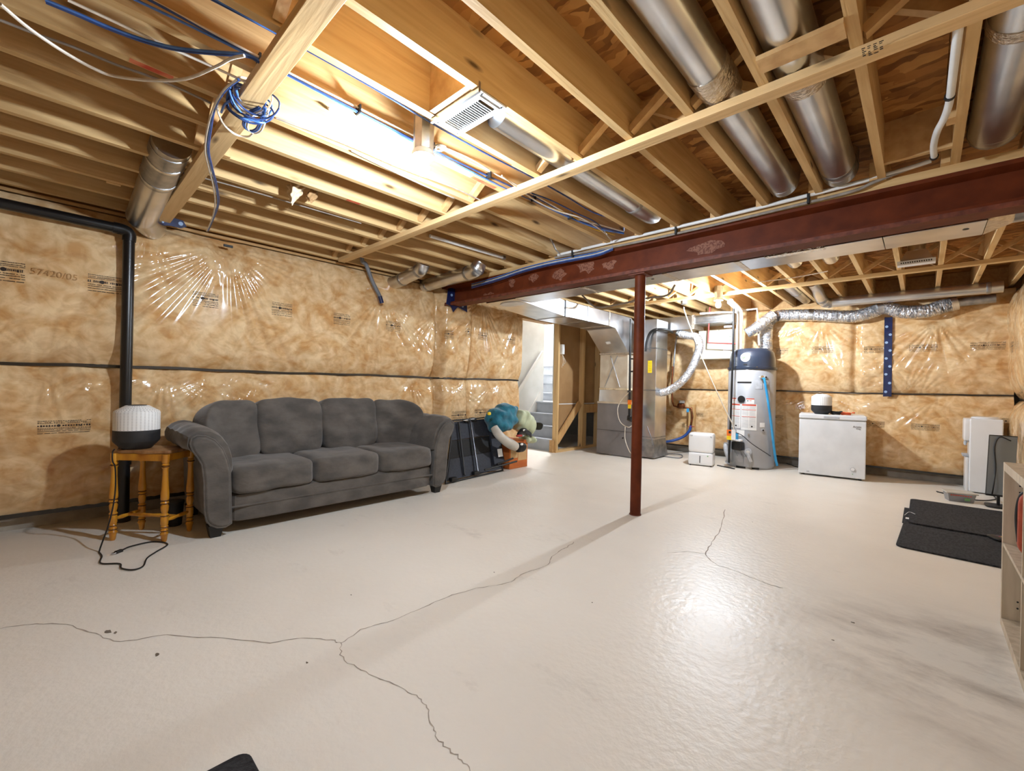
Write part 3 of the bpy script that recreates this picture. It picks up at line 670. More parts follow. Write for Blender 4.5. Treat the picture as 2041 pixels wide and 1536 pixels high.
for i in range(3):
    MB().superbox((-3.80, YI + w * (i + .5), .375), (.68, w * 1.005, .20), 8, 18, crumple(.005, 11, i * 2.1)).build('seat_cushion', 'suede', sofa, smooth=True)
bd = [.74, 1.2, 1.74, 2.28, 2.76]
for i in range(4):
    yc = (bd[i] + bd[i + 1]) / 2; wy = bd[i + 1] - bd[i]
    lean = Matrix.Rotation(-.2, 3, 'Y'); end = -1 if i == 0 else (1 if i == 3 else 0)
    cr = crumple(.007, 9.5, 1.3 + i * 1.9)
    def fn(q, a, cr=cr, end=end, wy=wy):
        q = cr(q, a)
        if end: t = max(0, end * q.y / (wy / 2)); q.z -= .11 * t * t * (1 if q.z > 0 else .1); q.x += .10 * t * t
        if q.z < 0: q.y *= 1 - .07 * (-q.z / .24)
        return q
    tw = Matrix.Rotation(.28 * (1 if i == 0 else -1 if i == 3 else 0), 3, 'Z')
    MB().superbox((-4.115 + (.05 if end else 0), yc, .672 - (.012 if end else 0)), (.24, wy * 1.04, .50), 6.5, 24, fn, tw @ lean).build('back_cushion', 'suede', sofa, smooth=True)
for (x, y) in ((-3.55, .80), (-3.55, 2.68), (-4.24, .80), (-4.24, 2.68)):
    MB().add([(x - .03, y - .03, 0), (x + .03, y - .03, 0), (x + .03, y + .03, 0), (x - .03, y + .03, 0), (x - .045, y - .045, .085), (x + .045, y - .045, .085), (x + .045, y + .045, .085), (x - .045, y + .045, .085)],
             [(3, 2, 1, 0), (4, 5, 6, 7), (0, 1, 5, 4), (1, 2, 6, 5), (2, 3, 7, 6), (3, 0, 4, 7)]).build('foot', 'black', sofa)

# ================================================================== STOOL, LAMPS, CORD
SC = Vector((-3.851, .503, 0)); SA = math.radians(42); LX, LY = .174, .11
stool = thing('side_table', 'small wooden stool table with yellow turned legs and worn top', 'stool', SC, SA, local=True)
lp = [(.012, 0), (.016, .01), (.019, .04), (.024, .055), (.017, .07), (.022, .078), (.017, .09), (.023, .1), (.018, .11), (.022, .12), (.022, .16), (.019, .17), (.024, .18), (.016, .19), (.021, .21), (.023, .235), (.017, .25), (.024, .26), (.018, .272), (.024, .285), (.024, .31), (.02, .36), (.016, .44), (.016, .485), (.022, .495), (.016, .503), (.022, .512), (.016, .52), (.021, .528), (.021, .58)]
for (sx, sy) in ((-1, -1), (1, -1), (-1, 1), (1, 1)):
    l = MB().lathe(lp, (sx * LX, sy * LY, 0), 16).build('leg', 'stool_yellow', stool, smooth=True)
    for z in (.075, .1, .173, .255, .275, .5): MB().lathe([(.0225, z - .0025), (.0245, z), (.0225, z + .0025)], (sx * LX, sy * LY, 0), 12).build('turned_ring', 'stool_dark', l, smooth=True)
def strt(a, b): 
    return MB().tube([Vector(a).lerp(Vector(b), t) for t in (0, .1, .3, .5, .7, .9, 1)], [.008, .009, .014, .011, .014, .009, .008], 10)
for (a, b) in (((-LX, -LY, .14), (-LX, LY, .14)), ((LX, -LY, .14), (LX, LY, .14)), ((-LX, 0, .14), (LX, 0, .14))): strt(a, b).build('stretcher', 'stool_yellow', stool, smooth=True)
for (x0, x1, y0, y1) in ((-LX + .02, LX - .02, -LY - .008, -LY + .008), (-LX + .02, LX - .02, LY - .008, LY + .008), (-LX - .008, -LX + .008, -LY + .02, LY - .02), (LX - .008, LX + .008, -LY + .02, LY - .02)): MB().box(x0, x1, y0, y1, .535, .58).build('apron', 'stool_yellow', stool)
n = 56; poly = []
for i in range(n):
    a = 2 * math.pi * i / n; r = 1 / (abs(math.cos(a)) ** 5 + abs(math.sin(a)) ** 5) ** (1 / 5)
    poly.append(((.188 * r + .005 * math.sin(8 * a)) * math.cos(a), (.122 * r + .005 * math.sin(8 * a)) * math.sin(a), .581))
MB().prism(poly, (0, 0, .022)).build('top', 'stool_top', stool, bevel=.005)

def perforated():
    m, N, L, b, mp, rp = mat('lamp_white', (238, 238, 236), (230, 230, 228), rough=0.5, scale=6)
    tc = N.new('ShaderNodeTexCoord'); sx = N.new('ShaderNodeSeparateXYZ'); L.new(tc.outputs['Object'], sx.inputs[0])
    at = N.new('ShaderNodeMath'); at.operation = 'ARCTAN2'; L.new(sx.outputs[1], at.inputs[0]); L.new(sx.outputs[0], at.inputs[1])
    def dots(src, k):
        mu = N.new('ShaderNodeMath'); mu.operation = 'MULTIPLY'; mu.inputs[1].default_value = k; L.new(src, mu.inputs[0])
        s = N.new('ShaderNodeMath'); s.operation = 'SINE'; L.new(mu.outputs[0], s.inputs[0]); return s.outputs[0]
    d1, d2 = dots(at.outputs[0], 36.0), dots(sx.outputs[2], 620.0)
    mu = N.new('ShaderNodeMath'); mu.operation = 'ADD'; L.new(d1, mu.inputs[0]); L.new(d2, mu.inputs[1])
    gt = N.new('ShaderNodeMath'); gt.operation = 'GREATER_THAN'; gt.inputs[1].default_value = 1.15; L.new(mu.outputs[0], gt.inputs[0])
    mx = N.new('ShaderNodeMix'); mx.data_type = 'RGBA'; mx.inputs['B'].default_value = (*lin((176, 174, 170)), 1)
    L.new(gt.outputs[0], mx.inputs['Factor']); L.new(rp.outputs['Color'], mx.inputs['A']); L.new(mx.outputs['Result'], b.inputs['Base Color'])
perforated()
def lamp(label, p, s=1.0):
    t = thing('lantern_lamp', label, 'lamp', p, 0, 'white and charcoal lantern lamps', local=True)
    MB().lathe([(.078 * s, 0), (.083 * s, .004), (.122 * s, .05 * s), (.126 * s, .06 * s), (.126 * s, .128 * s)], (0, 0, 0), 40).build('base', 'lamp_dark', t, smooth=True)
    MB().lathe([(.125 * s, .1285 * s), (.125 * s, .245 * s), (.12 * s, .256 * s), (.066 * s, .29 * s), (.062 * s, .292 * s)], (0, 0, 0), 40).build('perforated_shade', 'lamp_white', t, smooth=True)
    MB().lathe([(.05 * s, .2925 * s), (.05 * s, .296 * s)], (0, 0, 0), 24).build('top_opening', 'lamp_dark', t)
    return t
lamp('white and charcoal perforated lamp standing on the wooden stool', (-3.90, .415, .6035), 1.0)
cd = [(-3.86, .30, .61), (-3.775, .285, .605), (-3.765, .285, .55)] + [AX(x, y, -3.78) for x, y in ((230, 935), (229, 985))] + [AX(218, 1040, -3.68)]
cd += [AZ(x, y, .006) for x, y in ((198, 1098), (203, 1108), (201, 1122), (238, 1123), (242, 1132), (265, 1135), (285, 1128), (293, 1112), (310, 1100), (334, 1084), (305, 1079), (262, 1088), (243, 1096))]
cord = thing('lamp_cord', 'thin black power cord trailing from the stool over the floor', 'cord', (-3.7, .3, 0))
MB().tube([Vector((p.x, p.y, max(p.z, .0055))) for p in spl(cd, 6)], .0042, 8).build('wire', 'black', cord, smooth=True)
e, e2 = AZ(243, 1096, .009), AZ(230, 1101, .009); d = (e2 - e).normalized(); sd = Vector((-d.y, d.x, 0))
pg = MB().bar(e, e2, .022, .016).build('plug', 'black', cord, bevel=.003)
for s in (-.006, .006): MB().bar(e2 + sd * s, e2 + sd * s + d * .02, .003, .006).build('prong', 'chrome', pg)
bp = AZ(346, 1046, 0)
bin_ = thing('small_bin', 'small black bin in the shadow between the stool and the sofa', 'bin', (bp.x, bp.y, 0), local=True)
MB().lathe([(.05, 0), (.055, .005), (.066, .16), (.07, .162), (.07, .17)], (0, 0, 0), 20, sx=1, sy=.9).build('body', 'black', bin_, smooth=True)
MB().lathe([(.071, .171), (.071, .178), (.06, .182)], (0, 0, 0), 20, sx=1, sy=.9).build('rim', 'black', bin_, smooth=True)

# ================================================================== FOLDED COT AND THE PILE BESIDE IT
B0, B1, T0, T1 = AZ(888, 963, .012), AZ(1002, 937, .012), AX(903, 838, -4.12), AX(986, 830, -4.2)
def Q(s, t, n=0.0):
    p = B0.lerp(B1, s).lerp(T0.lerp(T1, s), t); nn = (B1 - B0).cross(T0 - B0).normalized()
    return p + nn * n
cot = thing('folded_cot', 'folded dark camp cot leaning behind the end of the sofa', 'camp cot', (B0.x, B0.y, 0))
def sheet(s0, s1, t0, t1, n, th, name, m, parent=cot, k=6):
    vs = []; fs = []
    for z in (n, n - th):
        for i in range(k + 1):
            for j in range(k + 1):
                s = s0 + (s1 - s0) * i / k; t = t0 + (t1 - t0) * j / k
                vs.append(Q(s, t, z + .006 * math.sin(s * 9 + t * 5)))
    K = (k + 1) ** 2
    for i in range(k):
        for j in range(k):
            a = i * (k + 1) + j; fs.append((a, a + k + 1, a + k + 2, a + 1)); fs.append((K + a, K + a + 1, K + a + k + 2, K + a + k + 1))
    rim = [i * (k + 1) for i in range(k + 1)] + [k * (k + 1) + j for j in range(1, k + 1)] + [i * (k + 1) + k for i in range(k - 1, -1, -1)] + [j for j in range(k - 1, 0, -1)]
    for i in range(len(rim)): a, b_ = rim[i], rim[(i + 1) % len(rim)]; fs.append((b_, a, K + a, K + b_))
    return MB().add(vs, fs).build(name, m, parent, smooth=True)
sheet(0.02, .98, .66, .98, 0, .012, 'canvas_panel', 'cot_cloth'); sheet(.02, .98, .36, .655, -.004, .012, 'mesh_panel', 'cot_mesh'); sheet(.02, .98, .03, .355, 0, .012, 'canvas_panel', 'cot_cloth')
sheet(.80, 1.02, .12, .82, .04, .03, 'side_pocket', 'cot_cloth')
MB().tube([Q(0, 0), Q(1, 0), Q(1, 1), Q(0, 1), Q(0, 0)], .011, 10).build('outer_frame', 'black', cot, smooth=True)
MB().tube([Q(.34, 1.0, .03), Q(.50, .04, .03)], .011, 10).build('cross_bar', 'cot_frame', cot, smooth=True)
MB().tube([Q(.93, 1.0, .05), Q(1.0, .84, .05)], .011, 10).build('cross_bar', 'cot_frame', cot, smooth=True)
MB().tube([Q(.10, .95, .02), Q(.28, .05, .02)], .012, 10).build('folded_leg', 'black', cot, smooth=True)
MB().tube([Q(.6, .06, .05), Q(1.12, .06, .16)], .011, 10).build('folded_leg', 'black', cot, smooth=True)
MB().tube([Q(.85, .11, .05), Q(1.08, .13, .14)], .011, 10).build('folded_leg', 'black', cot, smooth=True)
for (s, t) in ((.28, .97), (.42, .98), (.92, .98), (1.0, .95), (.47, .05), (.1, .03)):
    MB().superbox(Q(s, t, .02), (.06, .09, .045), 6, 4).build('corner_joint', 'black', cot, smooth=True)
for (s, t) in ((.18, .96), (.33, .97), (.86, 1.02), (.86, .83)): MB().bar(Q(s, t, .05), Q(s + .08, t, .05), .02, .008).build('white_clip', 'pvc_white', cot)
sheet(.86, .96, .22, .36, .075, .004, 'care_tag', 'paper', k=3)

cb = thing('carton', 'orange printed cardboard carton on the floor beside the cot', 'box', (-4.05, 4.27, 0))
MB().box(-4.25, -3.87, 4.09, 4.44, .002, .36).build('box_body', 'carton', cb, bevel=.003)
MB().box(-3.869, -3.866, 4.25, 4.42, .10, .30).build('printed_panel', 'carton_label', cb)
MB().box(-3.869, -3.866, 4.11, 4.24, .14, .31).build('printed_panel', 'carton_label', cb)
for s in (0, 1): MB().box(-4.25 + .19 * s, -4.062 + .19 * s, 4.09, 4.44, .3605, .364).build('flap', 'carton', cb)
def blob(name, label, cat, c, size, m, p=2.6, n=18, fn=None, R=None): return MB().superbox(c, size, p, n, fn, R).build(name, m, label=label, cat=cat, smooth=True)
ct = AX(1000, 833, -3.99)
def fold(q, a):
    k = .018 * math.sin(q.y * 30 + 2 * q.z * 18) + .012 * math.sin(q.x * 26 - q.z * 34 + 1) + .008 * math.sin(q.y * 61)
    return q + Vector(a).normalized() * k * .55
tl = thing('fleece_bundle', 'teal fleece blanket bundle heaped on top of the cot', 'blanket', (ct.x, ct.y, ct.z - .17))
MB().superbox(ct, (.30, .46, .33), 2.8, 22, fold, Matrix.Rotation(.35, 3, 'X')).build('bundle', 'teal', tl, smooth=True)
MB().superbox(AX(1023, 815, -4.02), (.1, .08, .06), 3, 6, fold).build('corner_fold', 'teal', tl, smooth=True)
MB().superbox(AX(975, 824, -3.83), (.03, .05, .04), 3, 4).build('yellow_toggle', 'yellow_tag', tl, smooth=True, label='yellow plastic toggle')
cg = AX(1043, 842, -3.99)
def ribs(q, a):
    return q + Vector(a).normalized() * (.012 * math.sin(q.y * 70) + .01 * math.sin(q.z * 25 + q.y * 20))
pg_ = thing('padded_jacket', 'pale green padded jacket rolled up over the carton', 'jacket', (cg.x, cg.y, cg.z - .15))
MB().superbox(cg, (.28, .40, .27), 2.7, 26, ribs, Matrix.Rotation(-.55, 3, 'X')).build('rolled_body', 'pale_green', pg_, smooth=True)
MB().superbox(AX(1052, 876, -3.92), (.2, .22, .08), 2.7, 12, ribs, Matrix.Rotation(-.1, 3, 'X')).build('lower_fold', 'pale_green', pg_, smooth=True)
MB().superbox(AX(1072, 849, -3.97), (.18, .025, .11), 3, 6, None, Matrix.Rotation(-.4, 3, 'X')).build('dark_cuff', 'black', pg_, smooth=True)
wb = thing('snow_trousers', 'white padded snow trouser leg with a black cuff', 'trousers', AX(1010, 880, -3.84))
MB().tube(spl([AX(985, 852, -3.9), AX(994, 866, -3.83), AX(1010, 880, -3.80), AX(1028, 890, -3.80)], 5), [.05, .05, .052, .055, .056, .056, .056, .056, .057, .058, .06, .062, .064, .064, .06, .056][:16], 16).build('leg', 'boot_white', wb, smooth=True)
MB().superbox(AX(1037, 892, -3.79), (.12, .11, .13), 3, 8, fold).build('cuff', 'black', wb, smooth=True)
MB().superbox(AX(1040, 885, -3.735), (.02, .05, .03), 3, 4).build('white_logo_patch', 'paper', wb, smooth=True)
gl = thing('ski_glove', 'black white and red ski glove tucked under the green jacket', 'glove', AX(1042, 862, -3.84))
MB().superbox(AX(1040, 861, -3.82), (.08, .16, .07), 3, 8, fold, Matrix.Rotation(.3, 3, 'X')).build('palm', 'black', gl, smooth=True)
for i in range(4): MB().tube(spl([AX(1044 + i * 1.5, 857 + i * 2.2, -3.80), AX(1052 + i, 859 + i * 2.5, -3.79), AX(1058, 864 + i * 2, -3.80)], 4), .014, 8).build('finger', 'black', gl, smooth=True)
MB().superbox(AX(1035, 868, -3.79), (.04, .11, .03), 3, 5).build('red_trim', 'red', gl, smooth=True)
MB().superbox(AX(1045, 857, -3.775), (.01, .05, .025), 3, 4).build('white_trim', 'paper', gl, smooth=True)

# ================================================================== DRAIN PIPE
PX = -4.375; pv = AX(254, 620, PX); py_, pz_ = pv.y, AX(258, 462, PX).z
dp = thing('drain_pipe', 'black plastic drain pipe running up the insulated wall and along its top', 'pipe', (PX, py_, 0))
MB().tube([(PX, py_, .0)] + [(PX, py_, z) for z in (.5, 1.2, pz_ - .06)] , .036, 20).build('riser', 'black_pipe', dp, smooth=True)
MB().tube(spl([(PX, py_, pz_ - .07), (PX, py_, pz_ - .02), (PX, py_ - .03, pz_ + .005), (PX, py_ - .09, pz_ + .01)], 5), .041, 20).build('elbow', 'black_pipe', dp, smooth=True)
MB().tube([(PX, py_ - .08, pz_ + .01), (PX, -2.5, pz_ + .035)], .036, 20).build('horizontal_run', 'black_pipe', dp, smooth=True)
tz = AX(270, 908, PX).z
MB().tube([(PX, py_, tz), (PX, py_ + .30, tz)], .03, 16).build('branch', 'black_pipe', dp, smooth=True)
MB().tube([(PX, py_, tz - .06), (PX, py_, tz + .06)], .042, 20).build('tee', 'black_pipe', dp, smooth=True)
MB().tube([(PX, py_, .0), (PX, py_, .03)], .046, 20).build('floor_collar', 'black_pipe', dp, smooth=True)

# ================================================================== DUCTS
def rduct(name, label, pts, r, m='galv', seams=(), k=5, cap=True, group=None, seam_m='galv_dull'):
    P = spl(pts, k); t = thing(name, label, 'duct', P[0], group=group)
    MB().tube(P, r, 24, cap).build('pipe', m, t, smooth=True)
    for s in seams:
        i = s * (len(P) - 1); a = int(min(i, len(P) - 2)); p = P[a].lerp(P[a + 1], i - a); d = (P[a + 1] - P[a]).normalized()
        MB().tube([p - d * .02, p - d * .012, p + d * .012, p + d * .02], [r + .001, r + .004, r + .004, r + .001], 24).build('seam_ring', seam_m, t, smooth=True)
    return t
def bay_duct(label, x, y0, y1, z, r, seams):
    return rduct('round_duct', label, [(x, y0, z), (x, y1 - .5, z), (x, y1 - .12, z), (x, y1 - .03, z + .03), (x, y1 + .01, z + .12)], r, 'galv', seams)
bay_duct('round silver duct in the joist bay behind the white ceiling grille', -1.575, 1.52, 3.30, 2.452, .072, (.3,))
d2 = bay_duct('round silver duct with a crumpled foil tape joint in the open ceiling', -.683, -1.5, 3.33, 2.443, .082, (.12,))
MB().tube([(-.683, 1.86, 2.443), (-.683, 2.02, 2.443)], .086, 24).build('foil_tape_wrap', 'foil_tape', d2, smooth=True)
d3 = bay_duct('round silver duct passing under a short block beside the stamped strapping', -.392, -1.5, 3.36, 2.443, .088, (.3, .62))
MB().tube([(-.392, 2.12, 2.443), (-.392, 2.22, 2.443)], .092, 24).build('foil_tape_wrap', 'foil_tape', d3, smooth=True)
d4 = bay_duct('wide silver duct in the ceiling beside the white conduit above the shelf', .245, -1.0, 3.36, 2.45, .098, (.55,))
MB().tube([(.245, 2.30, 2.45), (.245, 2.36, 2.45)], .101, 24).build('foil_tape_wrap', 'foil_tape', d4, smooth=True)
# ceiling grille over the sofa bay
g = thing('ceiling_grille', 'white slotted vent grille screwed across two joists near the bulb', 'vent', (-1.56, 1.33, 2.33))
gx0, gx1, gy0, gy1 = -1.735, -1.395, 1.245, 1.405
def ring(x0, x1, y0, y1, z0, z1, w):
    o = [(x0, y0), (x1, y0), (x1, y1), (x0, y1)]; n_ = [(x0 + w, y0 + w), (x1 - w, y0 + w), (x1 - w, y1 - w), (x0 + w, y1 - w)]
    vs = [(x, y, z) for z in (z0, z1) for x, y in o + n_]; fs = []
    for k in range(4):
        j = (k + 1) % 4; fs += [(j, k, 4 + k, 4 + j), (8 + k, 8 + j, 12 + j, 12 + k), (k, j, 8 + j, 8 + k), (4 + j, 4 + k, 12 + k, 12 + j)]
    return MB().add(vs, fs)
ring(gx0, gx1, gy0, gy1, 2.344, 2.352, .034).build('face_plate', 'white_metal', g, bevel=.0015)
MB().box(gx0, gx1, gy0 - .012, gy0, 2.335, 2.38).build('flange', 'galv', g)
ring(gx0 + .026, gx1 - .026, gy0 + .018, gy1 - .018, 2.3405, 2.3438, .017).build('raised_panel', 'white_metal', g, bevel=.001)
for i in range(17):
    x = gx0 + .05 + i * .0145
    MB().bar((x, gy0 + .035, 2.338), (x, gy1 - .035, 2.338), .0085, .003, (.5, 0, 1)).build('louver', 'white_metal', g)
for (x, y) in ((gx0 + .015, gy0 + .02), (gx1 - .015, gy0 + .02), (gx0 + .015, gy1 - .02), (gx1 - .015, gy1 - .02)): MB().cyl((x, y, 2.3405), (x, y, 2.344), .004, n=8).build('screw', 'black', g)
MB().add([(-1.68, 1.25, 2.353), (-1.46, 1.25, 2.353), (-1.46, 1.40, 2.353), (-1.68, 1.40, 2.353), (-1.64, 1.42, 2.5), (-1.51, 1.42, 2.5), (-1.51, 1.52, 2.47), (-1.64, 1.52, 2.47)], [(0, 1, 5, 4), (1, 2, 6, 5), (2, 3, 7, 6), (3, 0, 4, 7), (4, 5, 6, 7)]).build('boot', 'galv', g)
# duct dropping from the joists into the insulated wall by the drain pipe
a, b_ = AZ(338, 298, 2.40), AX(283, 432, -4.31)
dd = (b_ - a).normalized()
lft = rduct('wall_duct', 'silver duct elbow dropping from the joists beside the black drain pipe', [a - dd * .05, a, b_ - dd * .1, b_, b_ + Vector((-.09, .05, -.02)), b_ + Vector((-.16, .08, -.02))], .092, 'galv', ())
for t in (.1, .32): p = a.lerp(b_, t); MB().tube([p - dd * .012, p + dd * .012], .098, 24).build('crimp_ring', 'galv', lft, smooth=True)
MB().tube([a - dd * .04, a.lerp(b_, .36)], .095, 24).build('collar', 'galv_dull', lft, smooth=True)
p = a.lerp(b_, .12); MB().bar(p + Vector((.082, -.03, -.02)), p + Vector((.07, -.06, .03)), .004, .04).build('sticker', 'paper', lft)
# two ducts entering the wall left of the beam
w1, w2 = AX(795, 560, -4.40), AZ(838, 538, 2.31)
rduct('wall_duct', 'short silver duct stub entering the insulated wall beside the hanging hose', [w1 + Vector((-.12, -.02, -.01)), w1, w1.lerp(w2, .5), w2, w2 + Vector((.05, .0, .06))], .07, 'galv', (.35, .7))
w1, w2 = AX(858, 566, -4.40), AZ(945, 540, 2.29)
rduct('wall_duct', 'long silver duct from the insulated wall to the joists beside the beam end', [w1 + Vector((-.12, -.02, -.01)), w1, w1.lerp(w2, .5), w2, w2 + Vector((.07, .02, .08))], .074, 'galv', (.2, .68, .82))
# grey hose hanging by the wall
hz = thing('hanging_hose', 'grey hose with a blue taped end hanging from the joists by the wall', 'hose', AX(762, 604, -4.38))
MB().tube(spl([AX(722, 520, -4.33) + Vector((.03, -.02, .10)), AX(722, 520, -4.33), AX(730, 528, -4.36), AX(742, 560, -4.37), AX(757, 590, -4.37)], 5), .021, 12).build('tube', 'pvc_grey', hz, smooth=True)
MB().tube([AX(757, 590, -4.37), AX(761, 604, -4.37)], .024, 12).build('taped_end', 'blue_tape', hz, smooth=True)
# trunk duct under the beam
tr = thing('trunk_duct', 'long flat sheet metal duct running along behind the steel beam', 'duct', (-1.6, 3.73, 2.066))
TY0, TY1, TZ0, TZ1 = 3.582, 3.885, 2.067, 2.295
xs_ = [-3.36, -2.45, -1.62, -1.05, -.2, .25]
for i in range(5): MB().box(xs_[i] + .002, xs_[i + 1] - .002, TY0, TY1, TZ0, TZ1).build('duct_section', 'galv', tr, bevel=.003)
for x in xs_[1:4]: MB().box(x - .02, x + .02, TY0 - .004, TY1 + .004, TZ0 - .003, TZ1).build('drive_seam', 'foil_tape', tr)
MB().box(-.86, -.5, TY0 - .006, TY0 + .05, TZ0 - .003, TZ0 + .05).build('torn_foil_tape', 'foil', tr)
n = 24; vs = [(.25, TY0, TZ0), (.25, TY1, TZ0), (.25, TY1, TZ1), (.25, TY0, TZ1)]; ring = [(.36, 3.733 + .105 * math.cos(2 * math.pi * i / n), 2.18 + .105 * math.sin(2 * math.pi * i / n)) for i in range(n)]
fs = []
for i in range(n):
    an = (i + .5) / n * 2 * math.pi; q = 1 if (an < .01 or an > 5.5) else 0
    c4 = [2, 3, 0, 1][int(an // (math.pi / 2))]; c5 = [2, 3, 0, 1][int(((i + 1.5) / n * 2 * math.pi % (2 * math.pi)) // (math.pi / 2))]
    fs.append((c4, 4 + i, 4 + (i + 1) % n));
    if c5 != c4: fs.append((c4, 4 + (i + 1) % n, c5))
MB().add(vs + ring, fs).build('transition', 'foil_tape', tr)
MB().tube([(.35, 3.733, 2.18), (.46, 3.733, 2.18), (.465, 3.733, 2.18), (.485, 3.733, 2.18), (.49, 3.733, 2.18), (.72, 3.733, 2.18)], [.106, .106, .111, .111, .104, .104], 28).build('round_end', 'galv_dull', tr, smooth=True)
for (x, y) in ((1301, 556), (1925, 457)): p = AZ(x, y, TZ0 - .001); MB().cyl((p.x, p.y, TZ0 - .0022), (p.x, p.y, TZ0 - .0005), .014, n=14).build('knockout_hole', 'black', tr)
p = AZ(1022, 606, 2.055); MB().lathe([(.12, 2.046), (.15, 2.05), (.152, 2.062)], (p.x, p.y, 0), 32, sx=1.2, sy=.8).build('end_cap', 'white_metal', tr, smooth=True)
# plenum branch to the furnace
pb = thing('plenum_duct', 'boxy sheet metal duct turning down into the furnace beside the studs', 'duct', (-3.6, 5.0, 1.63))
bx0, bx1 = -3.85, -3.352
ys = [3.94, 4.55, 5.05, 5.6]
MB().prism([(bx0, y, z) for y, z in ((3.60, 2.066), (ys[1] - .002, 1.99), (ys[1] - .002, 2.19), (3.60, 2.29))], (bx1 - bx0 - .012, 0, 0)).build('tapered_section', 'galv', pb, bevel=.002)
for i in (1, 2): MB().box(bx0, bx1, ys[i] + .002, ys[i + 1] - .002, 1.99, 2.19).build('duct_section', 'galv', pb, bevel=.002)
for y in ys[1:3]: MB().box(bx0 - .004, bx1 + .004, y - .018, y + .018, 1.987, 2.193).build('drive_seam', 'galv_dull', pb)
MB().box(bx1, bx1 + .002, 4.70, 4.78, 2.04, 2.15).build('sticker', 'paper', pb)
MB().prism([(bx0, y, z) for y, z in ((5.602, 2.19), (6.25, 2.19), (6.62, 2.0), (6.62, 1.64), (6.19, 1.64), (5.78, 1.975), (5.602, 1.99))], (bx1 - bx0, 0, 0)).build('elbow', 'galv', pb, bevel=.002)
MB().box(bx0 - .004, bx1 + .004, 5.59, 5.62, 1.985, 2.195).build('drive_seam', 'foil_tape', pb)
MB().box(bx0 - .02, bx1 + .02, 6.185, 6.63, 1.622, 1.642).build('foil_joint', 'foil_tape', pb)
p = Vector((-3.6, 6.0, 1.795)); MB().bar(p + Vector((-.04, 0, -.006)), p + Vector((.04, 0, -.006)), .05, .003, (0, -.63, -.77)).build('sticker', 'paper', pb)

# ================================================================== FURNACE CORNER
fu = thing('furnace', 'grey furnace cabinet with a pale coil box on top behind the post', 'furnace', (-3.6, 6.5, 0))
MB().box(-3.9, -3.24, 6.2, 6.86, .01, .83).build('cabinet', 'furnace_grey', fu, bevel=.004)
MB().box(-3.9, -3.24, 6.196, 6.2, .40, .404).build('panel_seam', 'black', fu)
MB().box(-3.902, -3.238, 6.198, 6.862, .831, .862).build('metal_rim', 'coil_panel', fu)
MB().add([(-3.88, 6.21, .863), (-3.36, 6.21, .863), (-3.36, 6.72, .863), (-3.88, 6.72, .863), (-3.87, 6.21, 1.05), (-3.37, 6.21, 1.05), (-3.37, 6.7, 1.05), (-3.87, 6.7, 1.05)], [(3, 2, 1, 0), (4, 5, 6, 7), (0, 1, 5, 4), (1, 2, 6, 5), (2, 3, 7, 6), (3, 0, 4, 7)]).build('transition', 'galv', fu)
MB().box(-3.87, -3.37, 6.21, 6.7, 1.08, 1.62).build('coil_box', 'coil_panel', fu, bevel=.003)
MB().box(-3.875, -3.365, 6.205, 6.705, 1.052, 1.08).build('foam_seal', 'foam', fu)
for (x0, x1) in ((-3.77, -3.55), (-3.50, -3.68)): MB().tube([(x0, 6.206, 1.1), ((x0 + x1) / 2, 6.202, 1.36), (x1, 6.206, 1.6)], .006, 6).build('cross_break', 'galv_dull', fu, smooth=True)
MB().cyl((-3.42, 6.19, .30), (-3.42, 6.2, .30), .012, n=12).build('latch_knob', 'black', fu)
rt = thing('return_duct', 'tall sheet metal return duct with a yellow sticker beside the furnace', 'duct', (-3.1, 6.6, 0))
MB().box(-3.205, -2.995, 6.4, 6.8, .30, 2.16).build('drop', 'galv', rt, bevel=.003)
MB().add([(-3.22, 6.36, .02), (-2.98, 6.36, .02), (-2.98, 6.86, .02), (-3.22, 6.86, .02), (-3.205, 6.4, .30), (-2.995, 6.4, .30), (-2.995, 6.8, .30), (-3.205, 6.8, .30)], [(3, 2, 1, 0), (4, 5, 6, 7), (0, 1, 5, 4), (1, 2, 6, 5), (2, 3, 7, 6), (3, 0, 4, 7)]).build('boot', 'galv_dull', rt)
p = AY(1295, 725, 6.397); MB().box(p.x - .03, p.x + .035, 6.396, 6.3995, 1.33, 1.52).build('sticker', 'yellow_tag', rt, label='yellow warning sticker')
for i in range(5): MB().box(p.x - .022, p.x + .027, 6.3945, 6.3958, 1.36 + i * .03, 1.364 + i * .03).build('sticker_line', 'print_ink', rt)
for z in (.32, 1.05, 1.7): MB().box(-3.209, -2.991, 6.396, 6.804, z, z + .02).build('drive_seam', 'galv_dull', rt)
hd = thing('header_duct', 'horizontal sheet metal duct joining the return drop under the rear joists', 'duct', (-2.7, 7.1, 2.05))
MB().box(-3.2, -2.62, 6.86, 7.26, 2.03, 2.24).build('duct_section', 'galv', hd, bevel=.003); MB().box(-2.615, -2.05, 6.88, 7.24, 2.10, 2.235).build('duct_section', 'galv_dull', hd, bevel=.003)
MB().box(-2.64, -2.6, 6.855, 7.265, 2.025, 2.245).build('drive_seam', 'foil_tape', hd)
for z in (2.13, 2.17, 2.2): MB().box(-2.6, -2.06, 6.874, 6.879, z, z + .006).build('rib', 'galv', hd)
def pipe(name, label, pts, r, m, cat='pipe', k=5, n=12, smooth_path=True, parts=(), group=None):
    P = spl(pts, k) if smooth_path else [Vector(p) for p in pts]
    t = thing(name, label, cat, P[-1], group=group); MB().tube(P, r, n).build('pipe_run' if cat == 'pipe' else 'run', m, t, smooth=True); return t
